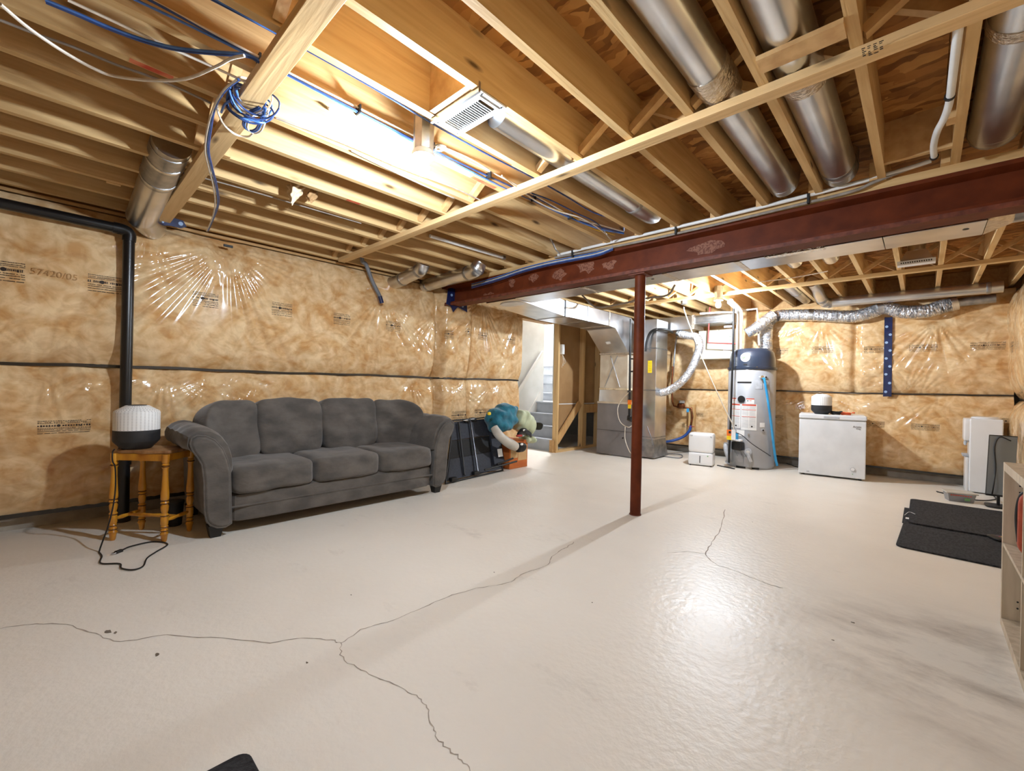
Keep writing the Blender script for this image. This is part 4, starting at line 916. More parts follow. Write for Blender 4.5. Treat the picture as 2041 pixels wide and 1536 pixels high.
gp = pipe('gas_pipe', 'black gas pipe dropping in front of the furnace with a yellow tag', [AY(1257, 636, 6.1), AY(1256, 700, 6.1), AY(1255, 790, 6.1), AY(1254, 830, 6.1), (-3.30, 6.12, .60), (-3.28, 6.195, .58)], .017, 'black_pipe', smooth_path=False)
q = AY(1255, 806, 6.08); MB().box(q.x - .03, q.x + .03, q.y - .008, q.y, q.z, q.z + .07).build('orange_tag', 'orange_tag', gp); MB().box(q.x - .025, q.x + .025, q.y - .008, q.y, q.z - .06, q.z - .001).build('yellow_tag', 'yellow_tag', gp)
q = AY(1255, 833, 6.08); MB().superbox(q, (.07, .06, .09), 4, 5).build('valve', 'black_pipe', gp, smooth=True)
for y in (715, 740): q = AY(1256, y, 6.1); MB().tube([q, q + Vector((.09, .02, 0))], .012, 8).build('pipe_strap', 'black_pipe', gp, smooth=True)
pipe('drain_tube', 'thin clear white tube looping down the front of the furnace', [AY(1256, 780, 6.09), AY(1240, 795, 6.1), AY(1231, 815, 6.1), AY(1236, 840, 6.1), AY(1252, 851, 6.12), AY(1262, 846, 6.15)], .006, 'white_cable', 'tube')
pipe('drain_tube', 'thin clear tube falling to the floor along the furnace edge', [AY(1246, 850, 6.14), AY(1246, 875, 6.12), AY(1254, 898, 6.1), AZ(1262, 908, .01)], .006, 'white_cable', 'tube')
pipe('condensate_tube', 'clear condensate tubing coiled on the floor by the return duct', [AY(1290, 850, 6.3), AY(1300, 880, 6.28), AZ(1302, 905, .01), AZ(1330, 910, .01), AZ(1356, 912, .01), AZ(1358, 906, .01), AZ(1335, 904, .01), AZ(1310, 908, .01)], .008, 'pvc_grey', 'tube')
pipe('black_flex_pipe', 'black flexible pipe bending over the return duct', [AY(1287, 700, 6.33), AY(1289, 680, 6.33), AY(1297, 662, 6.35), AY(1310, 656, 6.36), AY(1328, 657, 6.6), AY(1340, 662, 6.85)], .02, 'black_pipe')
# foil flex ducts
def flex(label, pts, r, k=10, m='foil', cuffs=()):
    P = spl(pts, k); Q_ = []; R_ = []
    for i in range(len(P) - 1):
        for j in range(3): Q_.append(P[i].lerp(P[i + 1], j / 3))
    Q_.append(P[-1]); R_ = [r * (1 + (.05 if i % 2 else -.05) + random.uniform(-.025, .025)) for i in range(len(Q_))]
    t = thing('flex_duct', label, 'duct', P[0]); mb = MB().tube(Q_, R_, 20)
    for q in mb.v: q += Vector((random.uniform(-1, 1), random.uniform(-1, 1), random.uniform(-1, 1))) * r * .055
    mb.build('corrugated_sleeve', m, t, smooth=True, angle=80)
    for s in cuffs:
        i = int(s * (len(Q_) - 2)); d = (Q_[i + 1] - Q_[i]).normalized(); MB().tube([Q_[i] - d * .03, Q_[i] + d * .03], r * 1.07, 20).build('tape_cuff', 'galv', t, smooth=True)
    return t
flex('silver foil flexible duct looping from the header duct to the return duct', [AY(1352, 664, 6.95), AY(1370, 668, 6.9), AY(1388, 672, 6.85), AY(1394, 690, 6.75), AY(1388, 712, 6.7), AY(1374, 742, 6.65), AY(1352, 766, 6.6), AY(1328, 780, 6.6), AY(1306, 783, 6.6)], .058, 12, cuffs=(0.02, .98))
flex('silver foil flexible duct running along the top of the insulated rear wall', [AY(1527, 700, 7.2), AY(1527, 670, 7.24), AY(1530, 645, 7.3), AY(1548, 630, 7.33), AY(1580, 628, 7.33), AY(1627, 628, 7.34), AY(1665, 630, 7.34), AY(1705, 630, 7.34), AY(1740, 621, 7.34), AY(1762, 613, 7.34), AY(1800, 621, 7.33), AY(1845, 620, 7.33), AY(1880, 610, 7.34), AY(1905, 604, 7.35)], .08, 12, cuffs=(.37, .68, .99))
flex('short silver foil duct slanting down towards the white vent pipe', [AY(1540, 628, 7.2), AY(1524, 640, 7.1), AY(1505, 654, 7.0), AY(1488, 664, 6.98)], .07, 10)
# round pipes along the far wall
p0, p1 = AY(1655, 601, 7.12), AY(2000, 570, 7.12); p0.z = p1.z = (p0.z + p1.z) / 2 - .01
rp_ = rduct('round_duct', 'galvanized pipe with an elbow running along the rear wall under the joists', [(p0.x - .10, 6.4, 2.44), (p0.x - .10, 6.75, 2.42), (p0.x - .09, 6.98, p0.z + .06), (p0.x - .04, 7.09, p0.z), p0 + Vector((.04, 0, 0)), p0 + Vector((.3, 0, 0)), p1 + Vector((-.3, 0, 0)), p1], .062, 'galv', (.33, .42, .5, .93))
pipe('round_duct', 'short galvanized pipe end meeting the foil duct near the rear corner', [AY(1900, 604, 7.34), AY(1985, 594, 7.34)], .05, 'galv_dull', 'duct', n=20)
bay_d = lambda label, x, y0, y1: rduct('round_duct', label, [(x, y0, 2.44), (x, (y0 + y1) / 2, 2.44), (x, y1, 2.44)], .07, 'galv', (.5,))
bay_d('silver duct lying in a rear joist bay above the chest freezer', -1.262, 6.2, 7.55)
bay_d('silver duct stub between rear joists behind the trunk duct', -.99, 3.95, 5.3)
bay_d('silver duct stub in the rear bay next to the crossing cord', -.69, 3.95, 5.35)
# rear register with flared boot
rg = thing('ceiling_register', 'white slotted register on a flared metal boot under the rear joists', 'vent', AZ(1828, 520, 2.33))
r0, r1 = AZ(1788, 527, 2.325), AZ(1866, 512, 2.325); ry = r0.y
MB().box(r0.x, r1.x, ry, ry + .13, 2.318, 2.33).build('face_plate', 'white_metal', rg, bevel=.002); MB().box(r0.x, r1.x, ry - .004, ry, 2.31, 2.348).build('front_lip', 'white_metal', rg)
for i in range(14): x = r0.x + .03 + i * (r1.x - r0.x - .06) / 13; MB().box(x - .004, x + .004, ry - .0055, ry - .0042, 2.322, 2.336).build('slot', 'black', rg)
cx_ = (r0.x + r1.x) / 2; cy_ = ry + .065
MB().add([(r0.x + .02, ry, 2.35), (r1.x - .02, ry, 2.35), (r1.x - .02, ry + .13, 2.35), (r0.x + .02, ry + .13, 2.35), (cx_ - .07, cy_ - .06, 2.44), (cx_ + .07, cy_ - .06, 2.44), (cx_ + .07, cy_ + .06, 2.44), (cx_ - .07, cy_ + .06, 2.44)], [(0, 1, 5, 4), (1, 2, 6, 5), (2, 3, 7, 6), (3, 0, 4, 7), (4, 5, 6, 7), (3, 2, 1, 0)]).build('flared_boot', 'galv', rg)
MB().cyl((cx_, cy_, 2.44), (cx_, cy_, 2.585), .065, n=24).build('collar', 'galv', rg, smooth=True)

# ================================================================== WATER HEATER
HX, HY, HR = -1.80, 6.955, .303
wh = thing('water_heater', 'tall grey water heater with a navy blue cap and warning labels', 'water heater', (HX, HY, 0))
MB().lathe([(HR - .02, .0), (HR - .02, .025), (HR, .03), (HR, .3), (HR, 1.38), (HR - .004, 1.385)], (HX, HY, 0), 64).build('tank_jacket', 'heater_grey', wh, smooth=True)
MB().lathe([(HR + .012, 1.386), (HR + .014, 1.392), (HR + .014, 1.42), (HR - .004, 1.425), (HR - .014, 1.55), (HR - .03, 1.63), (HR - .07, 1.675), (HR - .14, 1.69), (.02, 1.694)], (HX, HY, 0), 64).build('cap', 'heater_navy', wh, smooth=True)
fa = math.atan2(-HY, -HX)     # angle facing the camera
def onh(px, z, r=HR, lift=.0):    # point on jacket at photo column px
    # columns 1452..1541 span the jacket; centre 1496.5
    a = fa - math.asin(max(-1, min(1, -(px - 1496.5) / 46.5))) * 1.0
    return Vector((HX + (r + lift) * math.cos(a), HY + (r + lift) * math.sin(a), z))
def hz_(py): return CAM_H + (778.5 - py) / F_PX * 5.98
def decal(px0, px1, py0, py1, name, m, lift=.002, r=HR, n=8, parent=wh, label=None):
    vs = []; fs = []
    for i in range(n + 1):
        x = px0 + (px1 - px0) * i / n
        for (z, l) in ((hz_(py0), lift), (hz_(py1), lift), (hz_(py1), lift - .0012), (hz_(py0), lift - .0012)): vs.append(onh(x, z, r, l))
    for i in range(n):
        for k in range(4): fs.append((4 * i + k, 4 * i + (k + 1) % 4, 4 * i + 4 + (k + 1) % 4, 4 * i + 4 + k))
    fs += [(0, 1, 2, 3), (4 * n + 3, 4 * n + 2, 4 * n + 1, 4 * n)]
    return MB().add(vs, fs).build(name, m, parent, label=label)
l1 = decal(1469.5, 1496, 740, 760, 'rating_label', 'paper', .003); decal(1469.5, 1496, 760.5, 763.5, 'label_bar', 'black', .003)
for k in range(4): decal(1473, 1492, 744 + k * 3.5, 744.6 + k * 3.5, 'text_line', 'paper_grey', .0045, parent=l1)
decal(1503, 1516, 756, 775, 'energy_label', 'paper_grey', .003); decal(1519, 1528, 757, 766, 'small_label', 'paper_grey', .003); decal(1524, 1532, 791, 801, 'small_label', 'paper_grey', .003)
for (a, b2) in ((1456, 1468), (1487, 1502)):
    s_ = decal(a, b2, 795, 805, 'pictogram_label', 'paper', .003); decal(a, b2, 794, 796, 'red_band', 'label_red', .0045, parent=s_); decal(a + 2, a + 4, 798, 800, 'pictogram', 'black', .0045, parent=s_); decal(a + 6, a + 10, 798, 799, 'pictogram', 'label_red', .0045, parent=s_)
for (a, b2) in ((1455, 1477), (1478, 1507)):
    s_ = decal(a, b2, 805.5, 858 if a > 1470 else 855, 'warning_label', 'paper', .003)
    for (y, t) in ((806, 3), (816.5, 1), (830.5, 1)): decal(a + 1.5, b2 - 1.5, y, y + t, 'red_band', 'label_red', .0045, parent=s_)
    for k in range(16):
        y = 811 + k * 2.7
        if abs(y - 817) > 1.5 and abs(y - 831) > 1.5:
            decal(a + 2, (a + b2) / 2 - 1, y, y + .8, 'text_line', 'paper_grey', .0045, parent=s_, n=4)
            decal((a + b2) / 2 + 1, b2 - 2, y, y + .8, 'text_line', 'paper_grey', .0045, parent=s_, n=4)
    decal(b2 - 10, b2 - 7, 849, 852, 'pictogram', 'print_ink', .0045, parent=s_, n=3)
decal(1470, 1485, 859, 871, 'data_label', 'paper', .003)
decal(1513, 1522, 842, 851, 'small_label', 'paper', .003)
def knob(px, py, r, m, name, d=.02, label=None, r0=HR):
    z = hz_(py); a = onh(px, z, r0, -.005); b2 = onh(px, z, r0, d); return MB().cyl(a, b2, r, n=24).build(name, m, wh, smooth=True, label=label)
knob(1478, 796, .048, 'black', 'round_vent', .012); knob(1513, 751, .022, 'chrome', 'relief_valve', .05); knob(1522, 751, .02, 'paper_grey', 'port_ring', .008); knob(1522, 751, .012, 'black', 'port_hole', .011)
knob(1519, 857, .022, 'paper_grey', 'port_ring', .008); knob(1519, 857, .012, 'black', 'port_hole', .011); knob(1493, 901, .045, 'paper_grey', 'drain_valve', .05); knob(1493, 901, .02, 'chrome', 'drain_spindle', .06); knob(1493, 866, .012, 'chrome', 'cable_port', .015)
emb = knob(1483, 711, .062, 'white_gloss', 'round_emblem', .012, 'white round emblem with a green leaf', HR - .02)
def on_emb(dx, dz): 
    b2 = onh(1483, hz_(711), HR - .02, .0135); t = Vector((-math.sin(fa), math.cos(fa), 0)); return b2 + t * dx + Vector((0, 0, dz))
MB().add([on_emb(-.045, -.005), on_emb(-.02, .016), on_emb(.01, .012), on_emb(.045, .002), on_emb(.01, -.008), on_emb(-.02, -.014)], [(0, 1, 2, 3, 4, 5)]).build('leaf_mark', 'label_green', emb)
decal(1480, 1487, 724, 727, 'display', 'black', -.002)
for x in (1463, 1505): knob(x, 730.5, .006, 'chrome', 'cap_screw', .02)
# gas control, drain spout, skirt plate, legs
c = onh(1476, hz_(891), HR, .045); ang = math.atan2(c.y - HY, c.x - HX); Rz = Matrix.Rotation(ang, 3, 'Z')
gc = MB().superbox(c, (.09, .15, .12), 8, 6, None, Rz).build('gas_control', 'black', wh, smooth=True)
MB().superbox(c + Vector((0, 0, .078)), (.07, .11, .03), 6, 5, None, Rz).build('control_dial', 'white_gloss', gc, smooth=True)
for (a, b2) in ((1480, 1483), (1484, 1490), (1470, 1474)): MB().tube(spl([onh(a, hz_(897), HR, .04), onh((a + b2) / 2, hz_(906), HR, .05), onh(b2, hz_(912), HR, .01)], 5), .007, 8).build('gas_line', 'galv_dull', wh, smooth=True)
decal(1468, 1484, 908, 924, 'burner_plate', 'paper_grey', .012)
MB().tube(spl([onh(1493, hz_(903), HR, .045), onh(1495, hz_(912), HR, .06), onh(1498, hz_(920), HR, .06)], 5), .02, 10).build('drain_spout', 'paper_grey', wh, smooth=True)
for x in (1478, 1505): q = onh(x, .012, HR - .03, 0); MB().box(q.x - .06, q.x + .06, q.y - .02, q.y + .02, 0, .028).build('base_slot', 'black', wh)
MB().tube(spl([onh(1457, hz_(890), HR, .06), onh(1461, hz_(900), HR, .10), onh(1465, hz_(915), HR, .10), onh(1463, hz_(926), HR, .07)], 5), [.03] * 15 + [.045], 12).build('cloth_cover', 'paper_grey', wh, smooth=True)
pipe('discharge_pipe', 'bright blue discharge pipe leaning down the side of the water heater', [onh(1514, hz_(753), HR, .055), onh(1517, hz_(762), HR, .06), onh(1527, hz_(830), HR, .05), onh(1537, hz_(905), HR, .04), onh(1540, .06, HR, .05)], .016, 'blue_bright')
pipe('vent_pipe', 'white plastic vent pipe rising from the navy heater cap to the joists', [AY(1474, 620, 6.86) + Vector((-.04, -.3, .1)), AY(1474, 622, 6.86) + Vector((0, -.05, .03)), AY(1475, 634, 6.86), AY(1473, 660, 6.86), (AY(1473, 690, 6.86).x, 6.86, 1.66)], .042, 'pvc_white', n=20)
pipe('water_pipe', 'white plastic water pipe crossing from the vent pipe down to the heater', [AY(1474, 619, 7.05), AY(1509, 615, 7.05), AY(1511, 640, 7.05), AY(1513, 688, 7.05)], .013, 'pvc_white', smooth_path=False)
gpp = pipe('gas_pipe', 'black gas pipe with an orange tag running down beside the water heater', [AY(1462, 615, 6.55), AY(1461, 700, 6.55), AY(1459, 760, 6.55), AY(1455, 870, 6.55), AY(1453, 905, 6.55), AY(1453, 922, 6.55)], .014, 'black_pipe', smooth_path=False)
q = AY(1455, 862, 6.535); MB().box(q.x - .04, q.x + .04, q.y - .006, q.y, q.z - .045, q.z + .04).build('orange_tag', 'orange_tag', gpp); MB().box(q.x - .04, q.x + .035, q.y - .006, q.y, q.z - .10, q.z - .046).build('yellow_tag', 'yellow_tag', gpp)
MB().box(q.x - .015, q.x + .015, q.y - .008, q.y - .0065, q.z - .01, q.z + .025).build('tag_symbol', 'black', gpp)
pipe('copper_pipe', 'red brown pipe dropping from the rear joists to the beige box and heater', [AY(1415, 612, 6.9), AY(1411, 683, 6.9), AY(1468, 685, 6.9)], .012, 'red_pipe', smooth_path=False)
pipe('steel_pipe', 'thin pale conduit running under the rear joists to the heater vent', [AY(1395, 625, 6.6), AY(1440, 622, 6.7), AY(1470, 622, 6.8)], .014, 'pvc_white', smooth_path=False)
# outlet strip hung by the heater
wc = pipe('extension_cord', 'white cord stretched from a ceiling box down to the heater outlet', [AY(1363, 612, 6.1), AY(1366, 625, 6.1), AY(1390, 690, 6.2), AY(1415, 750, 6.3), AY(1445, 815, 6.45), AY(1460, 845, 6.5), AY(1463, 858, 6.52)], .007, 'white_cable', 'cord')
q = AY(1462, 866, 6.5); MB().box(q.x - .025, q.x + .03, q.y - .012, q.y + .012, q.z - .07, q.z + .07).build('outlet_block', 'pvc_white', wc); MB().box(q.x + .031, q.x + .06, q.y - .012, q.y + .012, q.z - .06, q.z + .03).build('blue_adapter', 'blue_bright', wc)
q = AY(1391, 683, 6.19); MB().superbox(q, (.05, .03, .04), 5, 4).build('cord_connector', 'pvc_white', wc, smooth=True)
q = AY(1363, 606, 6.1); MB().cyl(q, (q.x, q.y, JB + .02), .045, n=8).build('ceiling_box', 'galv_dull', wc)
pipe('power_cord', 'thin black cord running from the outlet block across the heater to the freezer', [AY(1467, 862, 6.47), AY(1480, 868, 6.45), AY(1500, 885, 6.52), AY(1535, 908, 6.8), AZ(1545, 914, .01) + Vector((0, -.05, 0)), AZ(1565, 922, .008), AZ(1590, 931, .008)], .005, 'black', 'cord')
# beige wall box (air exchanger)
hv = thing('air_exchanger', 'beige metal box with small labels hung on the wall behind the heater', 'wall box', (-2.5, 7.2, 1.55))
e0, e1 = AY(1393, 652, 7.12), AY(1462, 714, 7.12); e0.z = 2.02
MB().box(e0.x, e1.x, 7.12, 7.36, e1.z, e0.z).build('housing', 'beige_metal', hv, bevel=.004)
MB().box(e0.x + .06, e1.x - .01, 7.114, 7.12, e1.z + .06, e0.z - .02).build('door', 'beige_metal', hv, bevel=.002)
for (x, y) in ((1414, 660), (1433, 658)): q = AY(x, y, 7.113); MB().cyl((q.x, 7.1139, q.z), (q.x, 7.108, q.z), .006, n=8).build('door_screw', 'black', hv)
for (x0, y0_, x1, y1_, m) in ((1441, 694, 1456, 708, 'paper'), (1443, 648, 1459, 653, 'paper'), (1452, 668, 1458, 693, 'paper')):
    a, b2 = AY(x0, y1_, 7.113), AY(x1, y0_, 7.113); MB().box(a.x, b2.x, 7.111, 7.1138, a.z, b2.z).build('label', m, hv)
for y in (669, 676, 683): a, b2 = AY(1453, y + 3, 7.11), AY(1458, y, 7.11); MB().box(a.x, b2.x, 7.109, 7.1108, a.z, b2.z).build('green_mark', 'label_green', hv)
# blue bottle like cleaner hung left of it
cl = thing('filter_canister', 'slim clear canister with a blue label hanging beside the beige box', 'canister', AY(1391, 715, 6.9))
MB().cyl(AY(1391, 712, 6.9), AY(1391, 668, 6.9), .03, n=16).build('body', 'pvc_white', cl, smooth=True); MB().cyl(AY(1391, 708, 6.9), AY(1391, 699, 6.9), .031, n=16).build('blue_label', 'blue_bright', cl, smooth=True)
# water meter run
wm = thing('water_meter', 'water meter on brown copper pipe fixed to the insulated wall', 'meter', AY(1367, 860, 7.25))
MB().tube([AY(x, y, 7.27) for x, y in ((1341, 730), (1339, 765), (1340, 800), (1343, 808), (1355, 812), (1378, 813), (1380, 830), (1377, 848))], .016, 12).build('copper_run', 'copper', wm, smooth=True)
MB().tube([AY(x, y, 7.29) for x, y in ((1353, 640), (1346, 690), (1341, 750))], .014, 12).build('steel_riser', 'galv_dull', wm, smooth=True)
MB().superbox(AY(1358, 808, 7.24), (.12, .1, .09), 3, 8).build('meter_body', 'copper', wm, smooth=True); MB().cyl(AY(1359, 803, 7.22), AY(1359, 798, 7.22), .045, n=16).build('meter_dial', 'paper_grey', wm, smooth=True)
a, b2 = AY(1375, 838, 7.36), AY(1385, 806, 7.36); MB().box(a.x, b2.x + .02, 7.30, 7.36, a.z - .2, b2.z).build('backing_board', 'wood_board', wm)
a = AY(1371, 815, 7.2); MB().box(a.x - .02, a.x + .02, a.y - .004, a.y, a.z - .05, a.z + .01).build('blue_tag', 'blue_bright', wm)
MB().tube([AY(1371, 850, 7.24), AY(1384, 850, 7.24)], .006, 6).build('red_handle', 'red', wm)
pipe('water_hose', 'blue water hose curving from the meter down to the floor behind the post', [AY(1377, 848, 7.26), AY(1374, 858, 7.24), AY(1362, 870, 7.2), AY(1340, 878, 7.1), AY(1315, 882, 7.0), AZ(1298, 889, .02)], .022, 'blue_hose', 'hose')

# ================================================================== DEHUMIDIFIER, FREEZER, COOLER
dh = thing('dehumidifier', 'white portable dehumidifier on the floor beside the water heater', 'dehumidifier', (-2.45, 6.33, 0), math.radians(11), local=True)
MB().superbox((.165, .12, .325), (.33, .23, .28), 11, 10).build('upper_body', 'white_gloss', dh, smooth=True)
MB().superbox((.165, .12, .10), (.33, .23, .178), 14, 10).build('bucket', 'white_gloss', dh, smooth=True)
MB().box(.006, .324, .012, .23, .184, .19).build('seam_gap', 'paper_grey', dh)
MB().box(.155, .165, .002, .01, .045, .145).build('level_window', 'black', dh); MB().cyl((.262, .003, .148), (.262, .01, .148), .009, n=12).build('badge', 'label_green', dh, label='small teal round badge')
MB().box(.02, .06, .002, .01, .425, .431).build('brand_mark', 'paper_grey', dh); MB().box(.285, .31, .006, .012, .41, .43).build('control_panel', 'paper_grey', dh)
for (x, y) in ((.03, .03), (.3, .03), (.03, .2), (.3, .2)): MB().cyl((x, y, 0), (x, y, .014), .012, n=10).build('caster', 'black', dh)
fz = thing('chest_freezer', 'white chest freezer with a lamp standing on its lid', 'freezer', (-1.18, 6.80, 0), math.radians(8), local=True)
FWX, FD, FH = .69, .49, .735
MB().box(0, FWX, 0, FD, .022, FH).build('cabinet', 'white_metal', fz, bevel=.01, seg=3)
lid = MB().box(-.004, FWX + .004, -.012, FD, FH + .008, FH + .066).build('lid', 'white_metal', fz, bevel=.012, seg=3)
MB().box(.26, .42, -.016, -.011, FH + .02, FH + .045).build('lid_handle', 'paper_grey', lid, bevel=.003); MB().box(.005, FWX - .005, .01, FD - .01, FH, FH + .008).build('gasket', 'paper_grey', fz)
MB().cyl((.565, -.006, .135), (.565, 0, .135), .026, n=24).build('thermostat_dial', 'paper_grey', fz, smooth=True); MB().cyl((.565, -.01, .135), (.565, -.006, .135), .02, n=24).build('dial_knob', 'white_gloss', fz, smooth=True)
MB().cyl((.565, -.004, .075), (.565, 0, .075), .005, n=10).build('indicator_light', 'label_green', fz); MB().box(.09, .12, -.003, .003, .045, .06).build('drain_plug', 'paper_grey', fz)
text_mesh('brand_lettering', 'Arctic', .034, 'print_ink', fz, frame((.60, -.0015, .665), (1, 0, 0), (.18, 0, 1))); text_mesh('brand_lettering', 'King', .024, 'print_ink', fz, frame((.612, -.0015, .642), (1, 0, 0), (.1, 0, 1)))
for (x, y) in ((.05, .05), (FWX - .05, .05), (.05, FD - .05), (FWX - .05, FD - .05)): MB().cyl((x, y, 0), (x, y, .022), .018, n=10).build('foot', 'black', fz)
def fzp(x, y, z): a = math.radians(8); return Vector((-1.18 + x * math.cos(a) - y * math.sin(a), 6.80 + x * math.sin(a) + y * math.cos(a), z))
lamp('white and charcoal perforated lamp standing on the chest freezer lid', fzp(.235, .12, FH + .0665), .9)
def coil(name, label, c, m, r=.035, n=4, th=.005):
    P = []
    for i in range(n * 14): a = i / 14 * 2 * math.pi; rr = r * (1 + .25 * math.sin(i * .7)); P.append(Vector((c.x + rr * math.cos(a) * 1.4, c.y + rr * math.sin(a) * .7, c.z + th + .0075 * (i / 14) + .004 * math.sin(a * 2))))
    t = thing(name, label, 'cord', c); MB().tube(P, th, 8).build('coiled_wire', m, t, smooth=True)
    MB().superbox(P[-1] + Vector((.03, -.01, .004)), (.035, .02, .018), 4, 4).build('plug', m, t, smooth=True)
coil('coiled_cord', 'black cord coiled on the freezer lid beside the lamp', fzp(.38, .1, FH + .067), 'black', .032, 5); coil('coiled_cord', 'orange cord coiled on the freezer lid beside the black cord', fzp(.485, .12, FH + .067), 'orange_cord', .036, 4)
wcx, wcy = .375, 7.10
wc_ = thing('water_cooler', 'white water cooler dispenser standing in the insulated corner', 'water cooler', (wcx + .14, wcy + .15, 0))
MB().box(wcx + .015, wcx + .27, wcy, wcy + .29, .01, .83).build('body', 'white_gloss', wc_, bevel=.012, seg=3)
MB().superbox((wcx - .0, wcy + .145, .70), (.06, .28, .26), 8, 8).build('dispenser_hood', 'white_gloss', wc_, smooth=True)
MB().box(wcx - .035, wcx + .014, wcy + .03, wcy + .26, .395, .415).build('drip_tray', 'paper_grey', wc_, bevel=.004); MB().box(wcx - .012, wcx + .0145, wcy + .01, wcy + .28, .01, .39).build('lower_door', 'white_gloss', wc_, bevel=.006)
for y in (.09, .2): MB().tube([(wcx - .0, wcy + y, .565), (wcx - .012, wcy + y, .55), (wcx - .012, wcy + y, .52)], .01, 8).build('tap', 'paper_grey', wc_, smooth=True)
MB().lathe([(.115, .8305), (.115, .842), (.10, .85), (.04, .852)], (wcx + .145, wcy + .145, 0), 28).build('bottle_collar', 'white_gloss', wc_, smooth=True)

# ================================================================== MONITOR, CONTAINER, RUG, SHELF, MAT
mo = thing('monitor', 'flat monitor, screen painted with a grey reflection, on a stand facing the room by the water cooler', 'monitor', (.50, 6.62, 0))
m0, m1, m2 = AX(1967, 866, .47), AX(1972, 983, .47), Vector((.66, 6.35, 0))
t_ = AY(2001, 879, 6.45)
sA, sB = Vector((m0.x, m0.y, .10)), Vector((t_.x + .07, 6.42, .10)); up_ = Vector((0.02, .03, m0.z - .10))
nrm_ = (sB - sA).cross(up_).normalized()
MB().prism([sA, sB, sB + up_, sA + up_], -nrm_ * .022).build('housing', 'black', mo, bevel=.004)
i_ = lambda s, t: sA.lerp(sB, s) + up_ * t + nrm_ * .0012
MB().prism([i_(.015, .03), i_(.985, .03), i_(.985, .985), i_(.015, .985)], nrm_ * .001).build('screen', 'screen_reflection', mo)
mc = sA.lerp(sB, .5); MB().bar(mc - nrm_ * .04 + Vector((0, 0, .14)), mc - nrm_ * .04 + Vector((0, 0, -.088)), .05, .02, (1, 0, 0)).build('neck', 'black', mo)
MB().superbox(mc + Vector((0, 0, -.092)), (.20, .24, .016), 5, 6).build('foot', 'black', mo, smooth=True)
pipe('loose_cord', 'black cord hanging down in front of the monitor to the floor', [i_(.75, .92) + nrm_ * .02, i_(.35, .97) + nrm_ * .012, i_(.2, .8) + nrm_ * .012, i_(.28, .45) + nrm_ * .015, i_(.2, .05) + nrm_ * .03, AZ(1975, 985, .008), AZ(1986, 993, .008), AZ(1965, 997, .008), AZ(1930, 994, .008), AZ(1880, 982, .008), AZ(1868, 980, .008)], .0055, 'black', 'cord')
kc = AZ(1912, 1000, 0)
k_ = thing('storage_tub', 'small clear plastic tub with a pale lid and printed band on the floor', 'container', (kc.x, kc.y + .06, 0), math.radians(14), local=True)
MB().add([(-.09, -.06, 0), (.09, -.06, 0), (.09, .06, 0), (-.09, .06, 0), (-.105, -.075, .085), (.105, -.075, .085), (.105, .075, .085), (-.105, .075, .085)], [(3, 2, 1, 0), (0, 1, 5, 4), (1, 2, 6, 5), (2, 3, 7, 6), (3, 0, 4, 7)]).build('tub', 'clear_plastic', k_)
MB().superbox((0, 0, .032), (.165, .105, .055), 6, 6).build('contents', 'dark_fill', k_, smooth=True)
MB().box(-.12, .12, -.088, .088, .086, .098).build('lid', 'boot_white', k_, bevel=.004)
for i in range(9): MB().box(-.085 + i * .018, -.073 + i * .018, -.0765, -.074, .062, .072).build('printed_band', 'label_red', k_)
MB().box(.02, .06, -.0735, -.071, .02, .045).build('green_print', 'label_green', k_)
pipe('mat_thread', 'dark pen lying on the floor by the plastic tub', [AZ(1867, 979, .006), AZ(1881, 983, .006)], .006, 'black', 'pen', smooth_path=False)
def rug(name, label, pts, th=.012, z0=.0):
    P = [AZ(x, y, z0) for x, y in pts] if isinstance(pts[0][0], (int, float)) and len(pts[0]) == 2 and pts[0][0] > 20 else [Vector((x, y, z0)) for x, y in pts]
    return MB().prism(P, (0, 0, th)).build(name, 'rug', label=label, cat='rug', bevel=.003)
def rounded(x0, x1, y0, y1, r, tilt=0.0):
    P = []
    for (cx, cy, a0) in ((x1 - r, y1 - r, 0), (x0 + r, y1 - r, 90), (x0 + r, y0 + r, 180), (x1 - r, y0 + r, 270)):
        for k in range(6): a = math.radians(a0 + k * 18); P.append((cx + r * math.cos(a), cy + r * math.sin(a)))
    mx, my = (x0 + x1) / 2, (y0 + y1) / 2; c, s = math.cos(tilt), math.sin(tilt)
    return [(mx + (x - mx) * c - (y - my) * s, my + (x - mx) * s + (y - my) * c) for x, y in P]
rug('floor_mat', 'charcoal ribbed floor mat lying nearest the shelf', rounded(-.112, .60, 4.14, 5.0, .05, -.03))
r2 = rug('floor_mat', 'charcoal ribbed floor mat overlapping another towards the water cooler', rounded(-.075, .60, 4.92, 6.05, .05, .0), z0=.0125)
MB().box(-.11, -.06, 4.95, 5.6, .0005, .009).build('folded_edge', 'rug', r2); q = AZ(1808, 1032, .026); MB().box(q.x - .01, q.x + .012, q.y - .03, q.y + .03, .0246, .0254).build('size_tag', 'paper', r2)
MB().tube(spl([AZ(1803, 1026, .028), AZ(1812, 1020, .03), AZ(1824, 1024, .028)], 5), .002, 5).build('loose_thread', 'paper', r2)
rug('door_mat', 'dark door mat lying on the open floor far in front of the sofa', rounded(-1.415, -.72, -.05, .413, .035, .0))
dv = thing('desk_gadget', 'small black device lying on the charcoal mat beside the shelf', 'gadget', AZ(1985, 1075, .0125), math.radians(25), local=True)
MB().superbox((.06, 0, .012), (.18, .14, .022), 5, 8).build('shell', 'black', dv, smooth=True); MB().box(.01, .06, -.03, .03, .0232, .0245).build('coloured_panel', 'dark_fill', dv)
for i in range(4): MB().cyl((.02 + .012 * i, 0, .0245), (.02 + .012 * i, 0, .027), .004, n=8).build('button', ('label_red', 'yellow_tag', 'label_green', 'paper')[i], dv)
